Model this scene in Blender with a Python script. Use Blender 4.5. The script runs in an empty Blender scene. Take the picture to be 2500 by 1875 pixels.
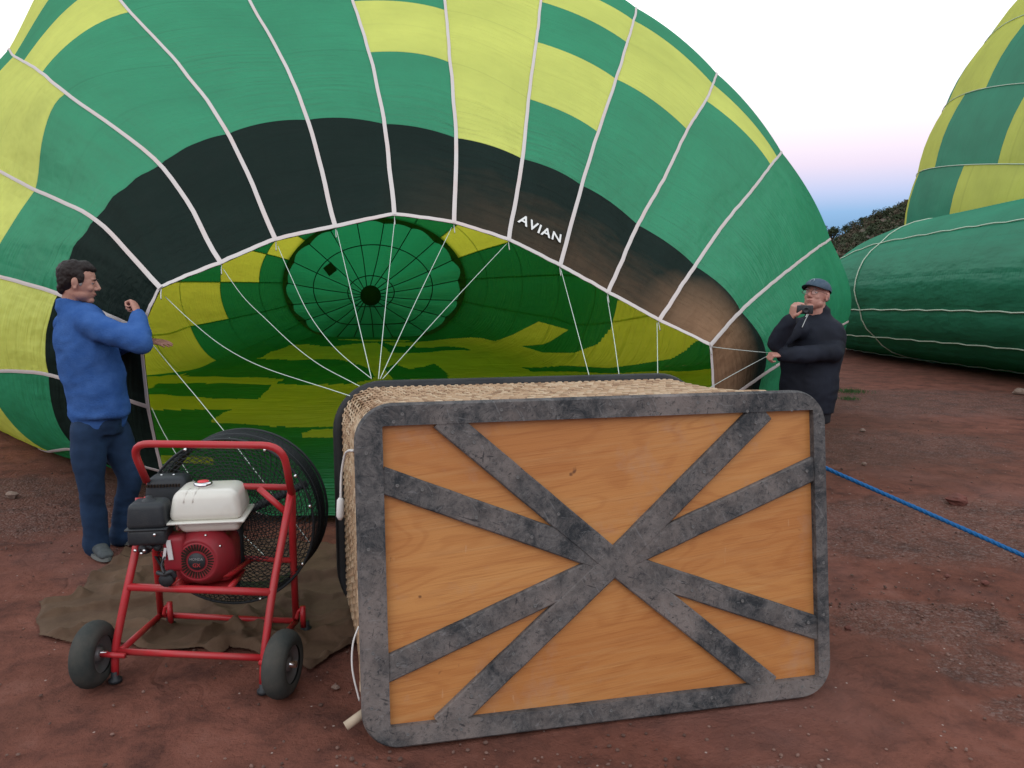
import bpy, bmesh, math, random
import numpy as np
from mathutils import Vector, Matrix, noise
random.seed(7); rng = np.random.RandomState(11)
PI = math.pi
scene = bpy.context.scene
COL = scene.collection

# ------------------------------------------------------------------ camera
CAM_H = 1.6; PITCH = math.radians(7.4); FPX = 1900.0
cam_d = bpy.data.cameras.new('camera'); cam = bpy.data.objects.new('camera', cam_d); COL.objects.link(cam)
cam.location = (0, 0, CAM_H); cam.rotation_euler = (PI/2 - PITCH, 0, 0)
cam_d.sensor_fit = 'HORIZONTAL'; cam_d.sensor_width = 36; cam_d.lens = 36*FPX/2500.0
cam_d.clip_start = 0.05; cam_d.clip_end = 3000
scene.camera = cam

# ------------------------------------------------------------------ world
def make_world():
    w = bpy.data.worlds.new('World'); scene.world = w; w.use_nodes = True
    nt = w.node_tree; nt.nodes.clear(); N = nt.nodes.new; L = nt.links.new
    out = N('ShaderNodeOutputWorld'); bg = N('ShaderNodeBackground')
    tc = N('ShaderNodeTexCoord'); sx = N('ShaderNodeSeparateXYZ'); L(tc.outputs['Generated'], sx.inputs[0])
    cr = N('ShaderNodeValToRGB'); L(sx.outputs['Z'], cr.inputs[0])
    els = [(0.0, (.16,.24,.38)), (0.060, (.17,.32,.52)), (0.082, (.24,.40,.62)), (0.105, (.44,.50,.70)),
           (0.135, (.68,.60,.72)), (0.165, (.80,.71,.78)), (0.22, (.94,.90,.94)), (0.30, (1.10,1.12,1.15)), (0.55, (.98,1.02,1.07)), (1.0, (.62,.70,.80))]
    while len(cr.color_ramp.elements) < len(els): cr.color_ramp.elements.new(0.5)
    for e, (p, c) in zip(cr.color_ramp.elements, els): e.position = p; e.color = (c[0], c[1], c[2], 1)
    L(cr.outputs[0], bg.inputs[0]); bg.inputs[1].default_value = SKY
    L(bg.outputs[0], out.inputs[0])
SKY = 1.25
make_world()
sl = bpy.data.lights.new('sun', 'SUN'); sun = bpy.data.objects.new('sun', sl); COL.objects.link(sun)
sl.energy = 0.35; sl.angle = math.radians(50); sl.color = (1, .93, .86)
sun.rotation_euler = (math.radians(48), 0, math.radians(-25))
scene.view_settings.view_transform = 'Standard'; scene.view_settings.look = 'None'
scene.view_settings.exposure = 0.10; scene.view_settings.gamma = 1.0
scene.render.engine = 'CYCLES'
scene.cycles.max_bounces = 10; scene.cycles.diffuse_bounces = 6; scene.cycles.transmission_bounces = 6; scene.cycles.transparent_max_bounces = 8

# ------------------------------------------------------------------ measuring helpers (photo pixel -> point of the place)
FW = np.array([0, math.cos(PITCH), -math.sin(PITCH)]); UP = np.array([0, math.sin(PITCH), math.cos(PITCH)])
def rdir(px, py):
    return FW + np.array([1., 0, 0])*(px-1250)/FPX + UP*(937.5-py)/FPX
def P(px, py, Y):
    d = rdir(px, py); return np.array([0, 0, CAM_H]) + d*(Y/d[1])
def G(px, py, z=0.0):
    d = rdir(px, py); return np.array([0, 0, CAM_H]) + d*((z-CAM_H)/d[2])
def proj(p):
    q = np.asarray(p, float) - np.array([0, 0, CAM_H])
    dz = q @ FW; return 1250 + FPX*q[..., 0]/dz, 937.5 - FPX*(q @ UP)/dz

# ------------------------------------------------------------------ object helpers
def tagp(o, label=None, cat=None, group=None, kind=None):
    if label: o['label'] = label
    if cat: o['category'] = cat
    if group: o['group'] = group
    if kind: o['kind'] = kind
    return o
def empty(name, loc, label=None, cat=None, group=None):
    o = bpy.data.objects.new(name, None); COL.objects.link(o); o.location = tuple(loc); o.empty_display_size = .2
    return tagp(o, label, cat, group)
def link(name, me, mat, parent=None):
    o = bpy.data.objects.new(name, me); COL.objects.link(o)
    if mat is not None:
        if isinstance(mat, (list, tuple)):
            for m in mat: me.materials.append(m)
        else: me.materials.append(mat)
    if parent is not None:
        o.parent = parent
        if parent.type == 'EMPTY': o.matrix_parent_inverse = Matrix.Translation(-parent.location)
    return o
def WL(o):
    v = Vector((0, 0, 0))
    while o is not None:
        if o.type == 'EMPTY': v += o.location
        o = o.parent
    return v
def mk(name, V, F, mat, parent=None, smooth=True, uv=None, mi=None):
    me = bpy.data.meshes.new(name)
    me.from_pydata([tuple(map(float, v)) for v in V], [], [tuple(int(i) for i in f) for f in F]); me.update()
    if smooth: me.polygons.foreach_set('use_smooth', [True]*len(me.polygons))
    if uv is not None:
        l = me.uv_layers.new(name='UVMap'); idx = np.zeros(len(me.loops), dtype=np.int64); me.loops.foreach_get('vertex_index', idx)
        l.data.foreach_set('uv', np.asarray(uv, float)[idx].astype(np.float32).ravel())
    o = link(name, me, mat, parent)
    if mi is not None: me.polygons.foreach_set('material_index', np.asarray(mi, dtype=np.int32))
    return o
class Geo:
    def __init__(s): s.V = []; s.F = []
    def add(s, VF):
        V, F = VF; n = len(s.V); s.V.extend([tuple(v) for v in V]); s.F.extend([tuple(i+n for i in f) for f in F]); return s
    def obj(s, name, mat, parent=None, smooth=True): return mk(name, s.V, s.F, mat, parent, smooth)
def frames(pts, ref=None, closed=False):
    pts = np.asarray(pts, float); n = len(pts); T = np.zeros_like(pts)
    for i in range(n):
        a = pts[(i-1) % n] if (closed or i > 0) else pts[i]; b = pts[(i+1) % n] if (closed or i < n-1) else pts[i]
        t = b-a; T[i] = t/(np.linalg.norm(t)+1e-12)
    A = []; r = np.array(ref if ref is not None else (0, 0, 1.), float)
    if ref is None and abs(T[0] @ r) > .9: r = np.array([1., 0, 0])
    for i in range(n):
        if ref is not None: r = np.array(ref, float)
        a = r - T[i]*(r @ T[i]); l = np.linalg.norm(a)
        if l < 1e-4: a = A[-1] if A else np.array([1., 0, 0])
        else: a = a/l
        A.append(a)
        if ref is None: r = a
    A = np.array(A); B = np.cross(T, A); return pts, T, A, B
def tube(pts, rad, seg=8, ref=None, closed=False, cap=True):
    pts, T, A, B = frames(pts, ref, closed); n = len(pts)
    ra = [(r if isinstance(r, (tuple, list)) else (r, r)) for r in (rad if isinstance(rad, (list, tuple, np.ndarray)) and len(rad) == n and not (isinstance(rad, tuple) and n == 2 and False) else [rad]*n)]
    V = []; F = []
    for i in range(n):
        for k in range(seg):
            t = 2*PI*k/seg; V.append(pts[i] + A[i]*math.cos(t)*ra[i][0] + B[i]*math.sin(t)*ra[i][1])
    m = n if closed else n-1
    for i in range(m):
        j = (i+1) % n
        for k in range(seg):
            k2 = (k+1) % seg; F.append((i*seg+k, i*seg+k2, j*seg+k2, j*seg+k))
    if cap and not closed:
        F.append(tuple(range(seg))[::-1]); F.append(tuple((n-1)*seg+k for k in range(seg)))
    return V, F
def bend(pts, r=.05, n=5, closed=False):
    pts = [np.asarray(p, float) for p in pts]; out = [] if closed else [pts[0]]; m = len(pts)
    for i in (range(m) if closed else range(1, m-1)):
        p = pts[i]; a = pts[i-1]-p; b = pts[(i+1) % m]-p
        rr = min(r, np.linalg.norm(a)*.49, np.linalg.norm(b)*.49)
        a = p+a/np.linalg.norm(a)*rr; b = p+b/np.linalg.norm(b)*rr
        for k in range(n+1):
            t = k/n; out.append((1-t)**2*a+2*t*(1-t)*p+t*t*b)
    if not closed: out.append(pts[-1])
    return out
def crom(pts, n=6):
    pts = np.asarray(pts, float); out = []; m = len(pts)
    for i in range(m-1):
        p0 = pts[max(i-1, 0)]; p1 = pts[i]; p2 = pts[i+1]; p3 = pts[min(i+2, m-1)]
        for k in range(n):
            t = k/n; out.append(.5*((2*p1)+(-p0+p2)*t+(2*p0-5*p1+4*p2-p3)*t*t+(-p0+3*p1-3*p2+p3)*t**3))
    out.append(pts[-1]); return out
def box(c, s, R=None):
    c = np.asarray(c, float); h = np.asarray(s, float)/2; R = np.eye(3) if R is None else np.asarray(R)
    V = [c + R @ (h*np.array([x, y, z])) for x in (-1, 1) for y in (-1, 1) for z in (-1, 1)]
    return V, [(0,1,3,2),(4,6,7,5),(0,4,5,1),(2,3,7,6),(0,2,6,4),(1,5,7,3)]
def ell(c, r, R=None, nu=16, nv=10):
    c = np.asarray(c, float); R = np.eye(3) if R is None else np.asarray(R); V = []; F = []
    if np.isscalar(r): r = (r, r, r)
    for j in range(1, nv):
        ph = PI*j/nv
        for i in range(nu):
            t = 2*PI*i/nu; V.append(c + R @ np.array([r[0]*math.sin(ph)*math.cos(t), r[1]*math.sin(ph)*math.sin(t), r[2]*math.cos(ph)]))
    a = len(V); V.append(c + R @ np.array([0, 0, r[2]])); V.append(c - R @ np.array([0, 0, r[2]]))
    for j in range(nv-2):
        for i in range(nu):
            i2 = (i+1) % nu; F.append((j*nu+i, (j+1)*nu+i, (j+1)*nu+i2, j*nu+i2))
    for i in range(nu):
        i2 = (i+1) % nu; F.append((a, i, i2)); F.append((a+1, (nv-2)*nu+i2, (nv-2)*nu+i))
    return V, F
def lathe(c, axis, prof, seg=32):
    """prof: list of (along, radius)"""
    axis = np.asarray(axis, float); axis /= np.linalg.norm(axis); c = np.asarray(c, float)
    a = np.cross(axis, [0, 0, 1.]);
    if np.linalg.norm(a) < .1: a = np.cross(axis, [0, 1., 0])
    a /= np.linalg.norm(a); b = np.cross(axis, a); V = []; F = []; n = len(prof)
    for (s, r) in prof:
        for k in range(seg):
            t = 2*PI*k/seg; V.append(c+axis*s+(a*math.cos(t)+b*math.sin(t))*max(r, 1e-5))
    for i in range(n-1):
        for k in range(seg):
            k2 = (k+1) % seg; F.append((i*seg+k, i*seg+k2, (i+1)*seg+k2, (i+1)*seg+k))
    return V, F
def bev(o, w=.005, seg=2, ang=40):
    bm = bmesh.new(); bm.from_mesh(o.data); bmesh.ops.recalc_face_normals(bm, faces=bm.faces)
    ed = [e for e in bm.edges if len(e.link_faces) == 2 and e.calc_face_angle(0) > math.radians(ang)]
    bmesh.ops.bevel(bm, geom=ed, offset=w, segments=seg, affect='EDGES', profile=.5, clamp_overlap=True)
    bm.to_mesh(o.data); bm.free(); o.data.polygons.foreach_set('use_smooth', [True]*len(o.data.polygons)); return o
def organic(name, blobs, voxel, mat, parent, sm=3, disp=None):
    g = Geo()
    for b in blobs: g.add(b)
    me = bpy.data.meshes.new(name); me.from_pydata(g.V, [], g.F); me.update()
    bm = bmesh.new(); bm.from_mesh(me); bmesh.ops.recalc_face_normals(bm, faces=bm.faces); bm.to_mesh(me); bm.free()
    o = bpy.data.objects.new(name, me); COL.objects.link(o)
    m = o.modifiers.new('r', 'REMESH'); m.mode = 'VOXEL'; m.voxel_size = voxel
    s = o.modifiers.new('s', 'SMOOTH'); s.iterations = sm; s.factor = .5
    dg = bpy.context.evaluated_depsgraph_get(); me2 = bpy.data.meshes.new_from_object(o.evaluated_get(dg), depsgraph=dg)
    bpy.data.objects.remove(o); bpy.data.meshes.remove(me)
    me2.name = name
    if disp:
        no = [v.normal.copy() for v in me2.vertices]
        for v, nn in zip(me2.vertices, no): v.co += nn*disp(v.co)
    me2.polygons.foreach_set('use_smooth', [True]*len(me2.polygons)); me2.materials.clear()
    return link(name, me2, mat, parent)

# ------------------------------------------------------------------ materials
def mat(name, col, rough=.6, metal=0, spec=.3, var=None, vscale=8, bump=0, bscale=60, coord='Object', col2=None, stretch=None, coat=0, lo=.35, hi=.65, detail=6):
    m = bpy.data.materials.new(name); m.use_nodes = True; nt = m.node_tree; N = nt.nodes.new; L = nt.links.new
    b = nt.nodes['Principled BSDF']; b.inputs['Base Color'].default_value = (*col, 1); b.inputs['Roughness'].default_value = rough
    b.inputs['Metallic'].default_value = metal; b.inputs['Specular IOR Level'].default_value = spec; b.inputs['Coat Weight'].default_value = coat
    tc = N('ShaderNodeTexCoord'); mp = N('ShaderNodeMapping'); L(tc.outputs[coord], mp.inputs[0])
    if stretch: mp.inputs['Scale'].default_value = stretch
    if col2:
        n = N('ShaderNodeTexNoise'); n.inputs['Scale'].default_value = vscale; n.inputs['Detail'].default_value = detail; n.inputs['Roughness'].default_value = .65
        L(mp.outputs[0], n.inputs[0]); r = N('ShaderNodeValToRGB'); L(n.outputs[0], r.inputs[0])
        r.color_ramp.elements[0].position = lo; r.color_ramp.elements[1].position = hi
        r.color_ramp.elements[0].color = (*col, 1); r.color_ramp.elements[1].color = (*col2, 1); L(r.outputs[0], b.inputs['Base Color'])
    if bump:
        n2 = N('ShaderNodeTexNoise'); n2.inputs['Scale'].default_value = bscale; n2.inputs['Detail'].default_value = 5; L(mp.outputs[0], n2.inputs[0])
        bp = N('ShaderNodeBump'); bp.inputs['Strength'].default_value = 1.0; bp.inputs['Distance'].default_value = bump; L(n2.outputs[0], bp.inputs['Height']); L(bp.outputs[0], b.inputs['Normal'])
    return m
def math_node(nt, op, a, b=None, clamp=False):
    n = nt.nodes.new('ShaderNodeMath'); n.operation = op; n.use_clamp = clamp
    for i, x in enumerate((a, b)):
        if x is None: continue
        if hasattr(x, 'links'): nt.links.new(x, n.inputs[i])
        else: n.inputs[i].default_value = x
    return n.outputs[0]
def mixc(nt, fac, c1, c2, mode='MIX'):
    n = nt.nodes.new('ShaderNodeMix'); n.data_type = 'RGBA'; n.blend_type = mode
    for s, x in ((n.inputs[0], fac), (n.inputs[6], c1), (n.inputs[7], c2)):
        if hasattr(x, 'links'): nt.links.new(x, s)
        elif isinstance(x, (tuple, list)): s.default_value = (*x, 1)
        else: s.default_value = x
    return n.outputs[2]
def noise_node(nt, vec, scale, detail=5, rough=.6, dist=0):
    n = nt.nodes.new('ShaderNodeTexNoise'); n.inputs['Scale'].default_value = scale; n.inputs['Detail'].default_value = detail
    n.inputs['Roughness'].default_value = rough; n.inputs['Distortion'].default_value = dist; nt.links.new(vec, n.inputs[0]); return n.outputs[0]
def ramp(nt, x, lo, hi, a=0., b=1.):
    n = nt.nodes.new('ShaderNodeMapRange'); n.inputs[1].default_value = lo; n.inputs[2].default_value = hi; n.inputs[3].default_value = a; n.inputs[4].default_value = b
    nt.links.new(x, n.inputs[0]); return n.outputs[0]
def mapping(nt, out, scale=(1,1,1), rot=(0,0,0), loc=(0,0,0)):
    n = nt.nodes.new('ShaderNodeMapping'); n.inputs['Scale'].default_value = scale; n.inputs['Rotation'].default_value = rot; n.inputs['Location'].default_value = loc
    nt.links.new(out, n.inputs[0]); return n.outputs[0]

def fabric(name, col, trans=.45, tcol=None, wr=.010, stain=None, fine=True):
    """ripstop balloon cloth: uv = metres across the gore, metres along it"""
    m = bpy.data.materials.new(name); m.use_nodes = True; nt = m.node_tree; nt.nodes.clear(); N = nt.nodes.new; L = nt.links.new
    out = N('ShaderNodeOutputMaterial'); tc = N('ShaderNodeTexCoord')
    dn = noise_node(nt, tc.outputs['Object'], 1.1, 4, .6)
    base = mixc(nt, ramp(nt, dn, .3, .7), tuple(c*.88 for c in col), tuple(min(1, c*1.1) for c in col))
    grime = noise_node(nt, mapping(nt, tc.outputs['UV'], (1.2, 6, 1)), 1.3, 6, .7)
    base = mixc(nt, ramp(nt, grime, .5, .8, 0, .18), base, tuple(c*.55+.02 for c in col))
    if stain:
        cpos, col_s, rad = stain
        v = N('ShaderNodeVectorMath'); v.operation = 'DISTANCE'
        gp = N('ShaderNodeNewGeometry'); mpv = N('ShaderNodeVectorMath'); mpv.operation = 'MULTIPLY'
        L(gp.outputs['Position'], mpv.inputs[0]); mpv.inputs[1].default_value = (1, .8, 1); L(mpv.outputs[0], v.inputs[0]); v.inputs[1].default_value = (cpos[0], cpos[1]*.8, cpos[2])
        dd = math_node(nt, 'ADD', v.outputs['Value'], math_node(nt, 'MULTIPLY', noise_node(nt, tc.outputs['Object'], 2.2, 5, .6), rad*.5))
        base = mixc(nt, ramp(nt, dd, rad*1.75, rad*.65, 0, .9), base, col_s)
        uy = N('ShaderNodeSeparateXYZ'); L(tc.outputs['UV'], uy.inputs[0]); gx = N('ShaderNodeSeparateXYZ'); L(gp.outputs['Position'], gx.inputs[0])
        sm_ = math_node(nt, 'ADD', uy.outputs[1], math_node(nt, 'MULTIPLY', math_node(nt, 'SUBTRACT', noise_node(nt, mapping(nt, tc.outputs['UV'], (1, 5, 1)), 1.8, 5, .6), .5), .9))
        f_ = math_node(nt, 'MULTIPLY', ramp(nt, sm_, .75, .0, 0, .55), ramp(nt, gx.outputs[0], -.9, .6))
        base = mixc(nt, f_, base, tuple(c*.42 for c in col_s))
    wv = noise_node(nt, mapping(nt, tc.outputs['UV'], (.55, 8.5, 1), (0, 0, .07)), 2.4, 4, .5, .5)
    sy_ = N('ShaderNodeSeparateXYZ'); L(tc.outputs['UV'], sy_.inputs[0]); wm = math_node(nt, 'MULTIPLY', ramp(nt, noise_node(nt, tc.outputs['Object'], .55, 2, .5), .38, .62, .35, 1.9), ramp(nt, sy_.outputs[1], .9, 3.2, 2.0, .7)); wv = math_node(nt, 'MULTIPLY', wv, wm)
    wv2 = noise_node(nt, mapping(nt, tc.outputs['UV'], (1.6, 1.1, 1)), 1.2, 3, .5)
    su = N('ShaderNodeSeparateXYZ'); L(tc.outputs['UV'], su.inputs[0])
    fu = math_node(nt, 'MULTIPLY', math_node(nt, 'ABSOLUTE', math_node(nt, 'SUBTRACT', math_node(nt, 'FRACT', su.outputs[0]), .5)), 2.0)
    puck = math_node(nt, 'MULTIPLY', ramp(nt, fu, .72, 1.0), noise_node(nt, mapping(nt, tc.outputs['UV'], (2.5, 15, 1)), 1.6, 3, .5))
    crease = noise_node(nt, mapping(nt, tc.outputs['UV'], (1.1, 1.7, 1), (0, 0, .6)), 1.7, 2, .5, .8)
    crease = ramp(nt, math_node(nt, 'ABSOLUTE', math_node(nt, 'SUBTRACT', crease, .5)), 0, .045, 1, 0)
    hh = math_node(nt, 'ADD', math_node(nt, 'MULTIPLY', wv, wr), math_node(nt, 'MULTIPLY', wv2, .07))
    hh = math_node(nt, 'ADD', hh, math_node(nt, 'MULTIPLY', puck, .022)); hh = math_node(nt, 'ADD', hh, math_node(nt, 'MULTIPLY', crease, .0006))
    sv = math_node(nt, 'FRACT', math_node(nt, 'ADD', math_node(nt, 'MULTIPLY', su.outputs[1], 1/1.1), .5)); sl_ = ramp(nt, math_node(nt, 'ABSOLUTE', math_node(nt, 'SUBTRACT', sv, .5)), .006, .012, .22, 0)
    sv2 = math_node(nt, 'FRACT', math_node(nt, 'MULTIPLY', su.outputs[1], 1/1.1)); sl2 = ramp(nt, math_node(nt, 'ABSOLUTE', math_node(nt, 'SUBTRACT', sv2, .5)), .006, .014, .10, 0)
    base = mixc(nt, math_node(nt, 'ADD', sl_, sl2), base, tuple(c*.4 for c in col))
    bp = N('ShaderNodeBump'); bp.inputs['Strength'].default_value = .9; bp.inputs['Distance'].default_value = 1.0; L(hh, bp.inputs['Height'])
    d = N('ShaderNodeBsdfDiffuse'); t = N('ShaderNodeBsdfTranslucent'); g = N('ShaderNodeBsdfGlossy'); g.inputs['Roughness'].default_value = .45
    L(base, d.inputs[0]); L(bp.outputs[0], d.inputs['Normal']); L(bp.outputs[0], t.inputs['Normal']); L(bp.outputs[0], g.inputs['Normal'])
    if tcol: t.inputs[0].default_value = (*tcol, 1)
    else: L(base, t.inputs[0])
    m1 = N('ShaderNodeMixShader'); m1.inputs[0].default_value = trans; L(d.outputs[0], m1.inputs[1]); L(t.outputs[0], m1.inputs[2])
    m2 = N('ShaderNodeMixShader'); m2.inputs[0].default_value = .045 if trans > .1 else .008; L(m1.outputs[0], m2.inputs[1]); L(g.outputs[0], m2.inputs[2]); L(m2.outputs[0], out.inputs[0])
    return m

GREEN = (.035, .38, .185); YEL = (.86, .92, .19)
M = {}
M['green'] = fabric('green_ripstop', GREEN, .40, (.022, .24, .06), wr=.020)
M['yellow'] = fabric('yellow_ripstop', YEL, .40, (.95, .86, .07), wr=.016)
M['lgreen'] = fabric('green_slack', (.026, .30, .11), .30, (.022, .24, .06), wr=.06)
M['lyellow'] = fabric('yellow_slack', (.86, .84, .15), .35, (.95, .86, .07), wr=.06)
M['dark'] = fabric('charcoal_nomex', (.011, .021, .017), .05, (.02, .03, .03), stain=(P(1715, 855, 5.5), (.33, .19, .108), .42), wr=.012)
M['vent'] = fabric('vent_green', (.02, .34, .12), .50, (.025, .34, .12), wr=.006)
M['dgreen'] = fabric('doubled_green', (.012, .12, .05), .25, (.004, .10, .03))  # darker green stands for the light lost through two layers
M['green2'] = fabric('far_green_ripstop', (.024, .235, .13), .22, (.012, .25, .09), wr=.005)
M['yellow2'] = fabric('far_yellow_ripstop', (.62, .66, .10), .35, (.6, .6, .03))
M['tape'] = mat('webbing', (.60, .55, .52), .8, bump=.0006, bscale=300, col2=(.62, .50, .46), vscale=2.5, lo=.45, hi=.75)
M['tapegreen'] = mat('pale_webbing', (.52, .62, .50), .8)
M['cord'] = mat('pale_cord', (.60, .68, .62), .6)
M['darkcord'] = mat('dark_cord', (.02, .06, .03), .8)
M['letter'] = mat('white_print', (.78, .78, .74), .7)

# ================================================================== GROUND
def ground():
    # polar-ish grid: dense near, sparse far
    ys = np.concatenate([np.linspace(.6, 8, 150), np.geomspace(8.15, 1500, 70)])
    us = np.concatenate([-np.geomspace(6, 1.3, 14), np.linspace(-1.2, 1.2, 130), np.geomspace(1.3, 6, 14)])
    V = []; F = []
    for y in ys:
        for u in us:
            yy = y if y > .6 else -4; x = u*(y+1.0)
            f = 1/(1+(y/9)**2)
            z = (noise.noise((x*.9, y*.9, 3))*.012 + noise.noise((x*3.1, y*3.1, 8))*.009 + noise.noise((x*9, y*9, 1))*.005 + max(0, noise.noise((x*22, y*22, 6)))*.005)*f
            V.append((x, y, z-.012))
    n = len(us)
    for i in range(len(ys)-1):
        for j in range(n-1): F.append((i*n+j, i*n+j+1, (i+1)*n+j+1, (i+1)*n+j))
    # apron behind and beside the camera
    b = len(V); V += [(-1500, -1500, -.03), (1500, -1500, -.03), (1500, .6, -.03), (-1500, .6, -.03)]; F.append((b, b+1, b+2, b+3))
    m = bpy.data.materials.new('red_dirt'); m.use_nodes = True; nt = m.node_tree; N = nt.nodes.new; L = nt.links.new
    bs = nt.nodes['Principled BSDF']; bs.inputs['Roughness'].default_value = .95; bs.inputs['Specular IOR Level'].default_value = .1
    tc = N('ShaderNodeTexCoord'); O = tc.outputs['Object']
    n1 = noise_node(nt, O, .9, 6, .62, .3); n2 = noise_node(nt, O, 4.2, 8, .7, .2); n3 = noise_node(nt, O, 38, 6, .75)
    c = mixc(nt, ramp(nt, n1, .38, .62), (.170, .066, .046), (.225, .088, .062))
    c = mixc(nt, ramp(nt, n2, .46, .68, 0, 1.0), c, (.085, .038, .030))
    c = mixc(nt, ramp(nt, n2, .44, .28, 0, .6), c, (.27, .125, .095))
    c = mixc(nt, ramp(nt, n3, .55, .75, 0, .75), c, (.07, .034, .027))
    # worn smooth pan vs. loose grey gravel : mask fields
    def blob(cx, cy, rx, ry, jag=.5):
        mp = mapping(nt, O, (1/rx, 1/ry, 0), (0, 0, 0), (-cx/rx, -cy/ry, 0))
        ln = N('ShaderNodeVectorMath'); ln.operation = 'LENGTH'; L(mp, ln.inputs[0])
        s = math_node(nt, 'ADD', ln.outputs['Value'], math_node(nt, 'MULTIPLY', math_node(nt, 'SUBTRACT', noise_node(nt, O, 1.8, 7, .68), .5), 1.3*jag*1.6))
        return ramp(nt, s, 1.0, .72)
    vor = N('ShaderNodeTexVoronoi'); vor.inputs['Scale'].default_value = 70; L(O, vor.inputs[0])
    gcol = mixc(nt, ramp(nt, vor.outputs['Distance'], .05, .6), (.19, .145, .125), (.070, .048, .040))
    gn = N('ShaderNodeSeparateColor'); L(vor.outputs['Color'], gn.inputs[0])
    gcol = mixc(nt, ramp(nt, gn.outputs[0], .6, .95, 0, .8), gcol, (.33, .29, .27))
    mask = None
    for a in [(3.0, 5.0, 1.9, .85), (3.1, 7.6, 2.2, 1.1), (-3.6, 5.6, 1.6, .9), (1.95, 3.55, .5, .3), (2.0, 3.1, .22, .18), (.9, 2.3, .25, .16), (5.6, 10.5, 3.0, 1.4), (1.95, 2.75, .2, .12)]:
        k = blob(*a); mask = k if mask is None else math_node(nt, 'MAXIMUM', mask, k)
    c = mixc(nt, math_node(nt, 'MULTIPLY', mask, .34), c, gcol)
    rough_patch = ramp(nt, noise_node(nt, O, .35, 5, .6), .5, .62, 0, .5)
    c = mixc(nt, rough_patch, c, (.115, .056, .041))
    pale = ramp(nt, noise_node(nt, mapping(nt, O, (1, 1, 1), (0, 0, .5), (7, 3, 0)), .55, 4, .6), .55, .7, 0, .5)
    c = mixc(nt, pale, c, (.235, .115, .095))
    # white grit
    v2 = N('ShaderNodeTexVoronoi'); v2.inputs['Scale'].default_value = 30; L(O, v2.inputs[0])
    gs = N('ShaderNodeSeparateColor'); L(v2.outputs['Color'], gs.inputs[0])
    c = mixc(nt, math_node(nt, 'MULTIPLY', ramp(nt, gs.outputs[1], .93, .95), ramp(nt, v2.outputs['Distance'], .16, .10)), c, (.42, .34, .30))
    L(c, bs.inputs['Base Color'])
    h = math_node(nt, 'ADD', math_node(nt, 'MULTIPLY', n2, .04), math_node(nt, 'MULTIPLY', n3, .011))
    h = math_node(nt, 'ADD', h, math_node(nt, 'MULTIPLY', math_node(nt, 'MULTIPLY', mask, vor.outputs['Distance']), -.012))
    # shallow cracks
    v3 = N('ShaderNodeTexVoronoi'); v3.feature = 'DISTANCE_TO_EDGE'; v3.inputs['Scale'].default_value = 1.6
    dv = N('ShaderNodeVectorMath'); dv.operation = 'ADD'; sc = N('ShaderNodeVectorMath'); sc.operation = 'SCALE'; sc.inputs['Scale'].default_value = .35
    nn = N('ShaderNodeTexNoise'); nn.inputs['Scale'].default_value = 3.0; L(O, nn.inputs[0]); L(nn.outputs['Color'], sc.inputs[0]); L(O, dv.inputs[0]); L(sc.outputs[0], dv.inputs[1]); L(dv.outputs[0], v3.inputs[0])
    h = math_node(nt, 'ADD', h, math_node(nt, 'MULTIPLY', ramp(nt, v3.outputs['Distance'], 0, .03, -.010, 0), ramp(nt, noise_node(nt, O, .8, 3, .5), .52, .62)))
    bp = N('ShaderNodeBump'); bp.inputs['Strength'].default_value = 1; bp.inputs['Distance'].default_value = 1.0; L(h, bp.inputs['Height']); L(bp.outputs[0], bs.inputs['Normal'])
    tagp(mk('ground', V, F, m), kind='structure')
ground()

def pebbles():
    g = Geo(); base = ell((0, 0, 0), 1, None, 6, 4)
    spots = []
    for i in range(1300):
        y = rng.uniform(1.9, 9)**1.0; x = rng.uniform(-.75, .75)*(y+.6); spots.append((x, y, rng.uniform(.002, .006)*(1+y*.08)))
    for i in range(800):
        a = rng.choice(4); cx, cy, rx, ry = [(3.0, 5.0, 1.7, .7), (-3.2, 5.2, 1.3, .8), (2.1, 3.6, .8, .6), (.1, 2.35, 1.2, .2)][a]
        spots.append((cx+rng.normal()*rx*.5, cy+rng.normal()*ry*.5, rng.uniform(.003, .008)))
    for (x, y, s) in spots:
        r = np.array([s*rng.uniform(.8, 1.5), s*rng.uniform(.8, 1.4), s*rng.uniform(.5, .9)]); t = rng.uniform(0, PI)
        R = np.array([[math.cos(t), -math.sin(t), 0], [math.sin(t), math.cos(t), 0], [0, 0, 1]])
        g.add(([R @ (np.array(v)*r)+np.array([x, y, s*.25-.006]) for v in base[0]], base[1]))
    m = mat('pebble', (.10, .055, .042), .9, col2=(.24, .14, .11), vscale=3.0, lo=.42, hi=.62, detail=2)
    o = g.obj('loose_pebbles', m, None, False); tagp(o, 'small loose pebbles and grit scattered over the red dirt', 'pebbles', kind='stuff')
pebbles()

# ================================================================== MAIN ENVELOPE
NT = 20
A20, B20 = 'px', 'Y'
R = {}   # tape -> list of (px,py,Y) for rows 0..6
R[0] = [(400,1150,4.95),(195,1097,5.9),(118,1101,6.7),(92,1092,7.6),(66,1078,8.5),(40,1058,9.4),(20,1035,10.3)]
R[1] = [(367,993,4.7),(119,914,5.6),(-40,903,6.5),(-128,892,7.4),(-176,882,8.3),(-200,875,9.2),(-212,868,10.1)]
R[2] = [(348,806,4.5),(142,717,5.4),(-25,668,6.3),(-112,648,7.2),(-162,634,8.1),(-190,626,9.1),(-203,620,10.0)]
R[3] = [(394,705,4.45),(234,537,5.4),(85,463,6.3),(-20,408,7.2),(-90,372,8.1),(-128,352,9.1),(-148,340,10.0)]
R[4] = [(541,646,4.7),(391,403,5.6),(161,228,6.6),(102,178,7.4),(57,150,8.3),(34,137,9.2),(20,128,10.2)]
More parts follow.
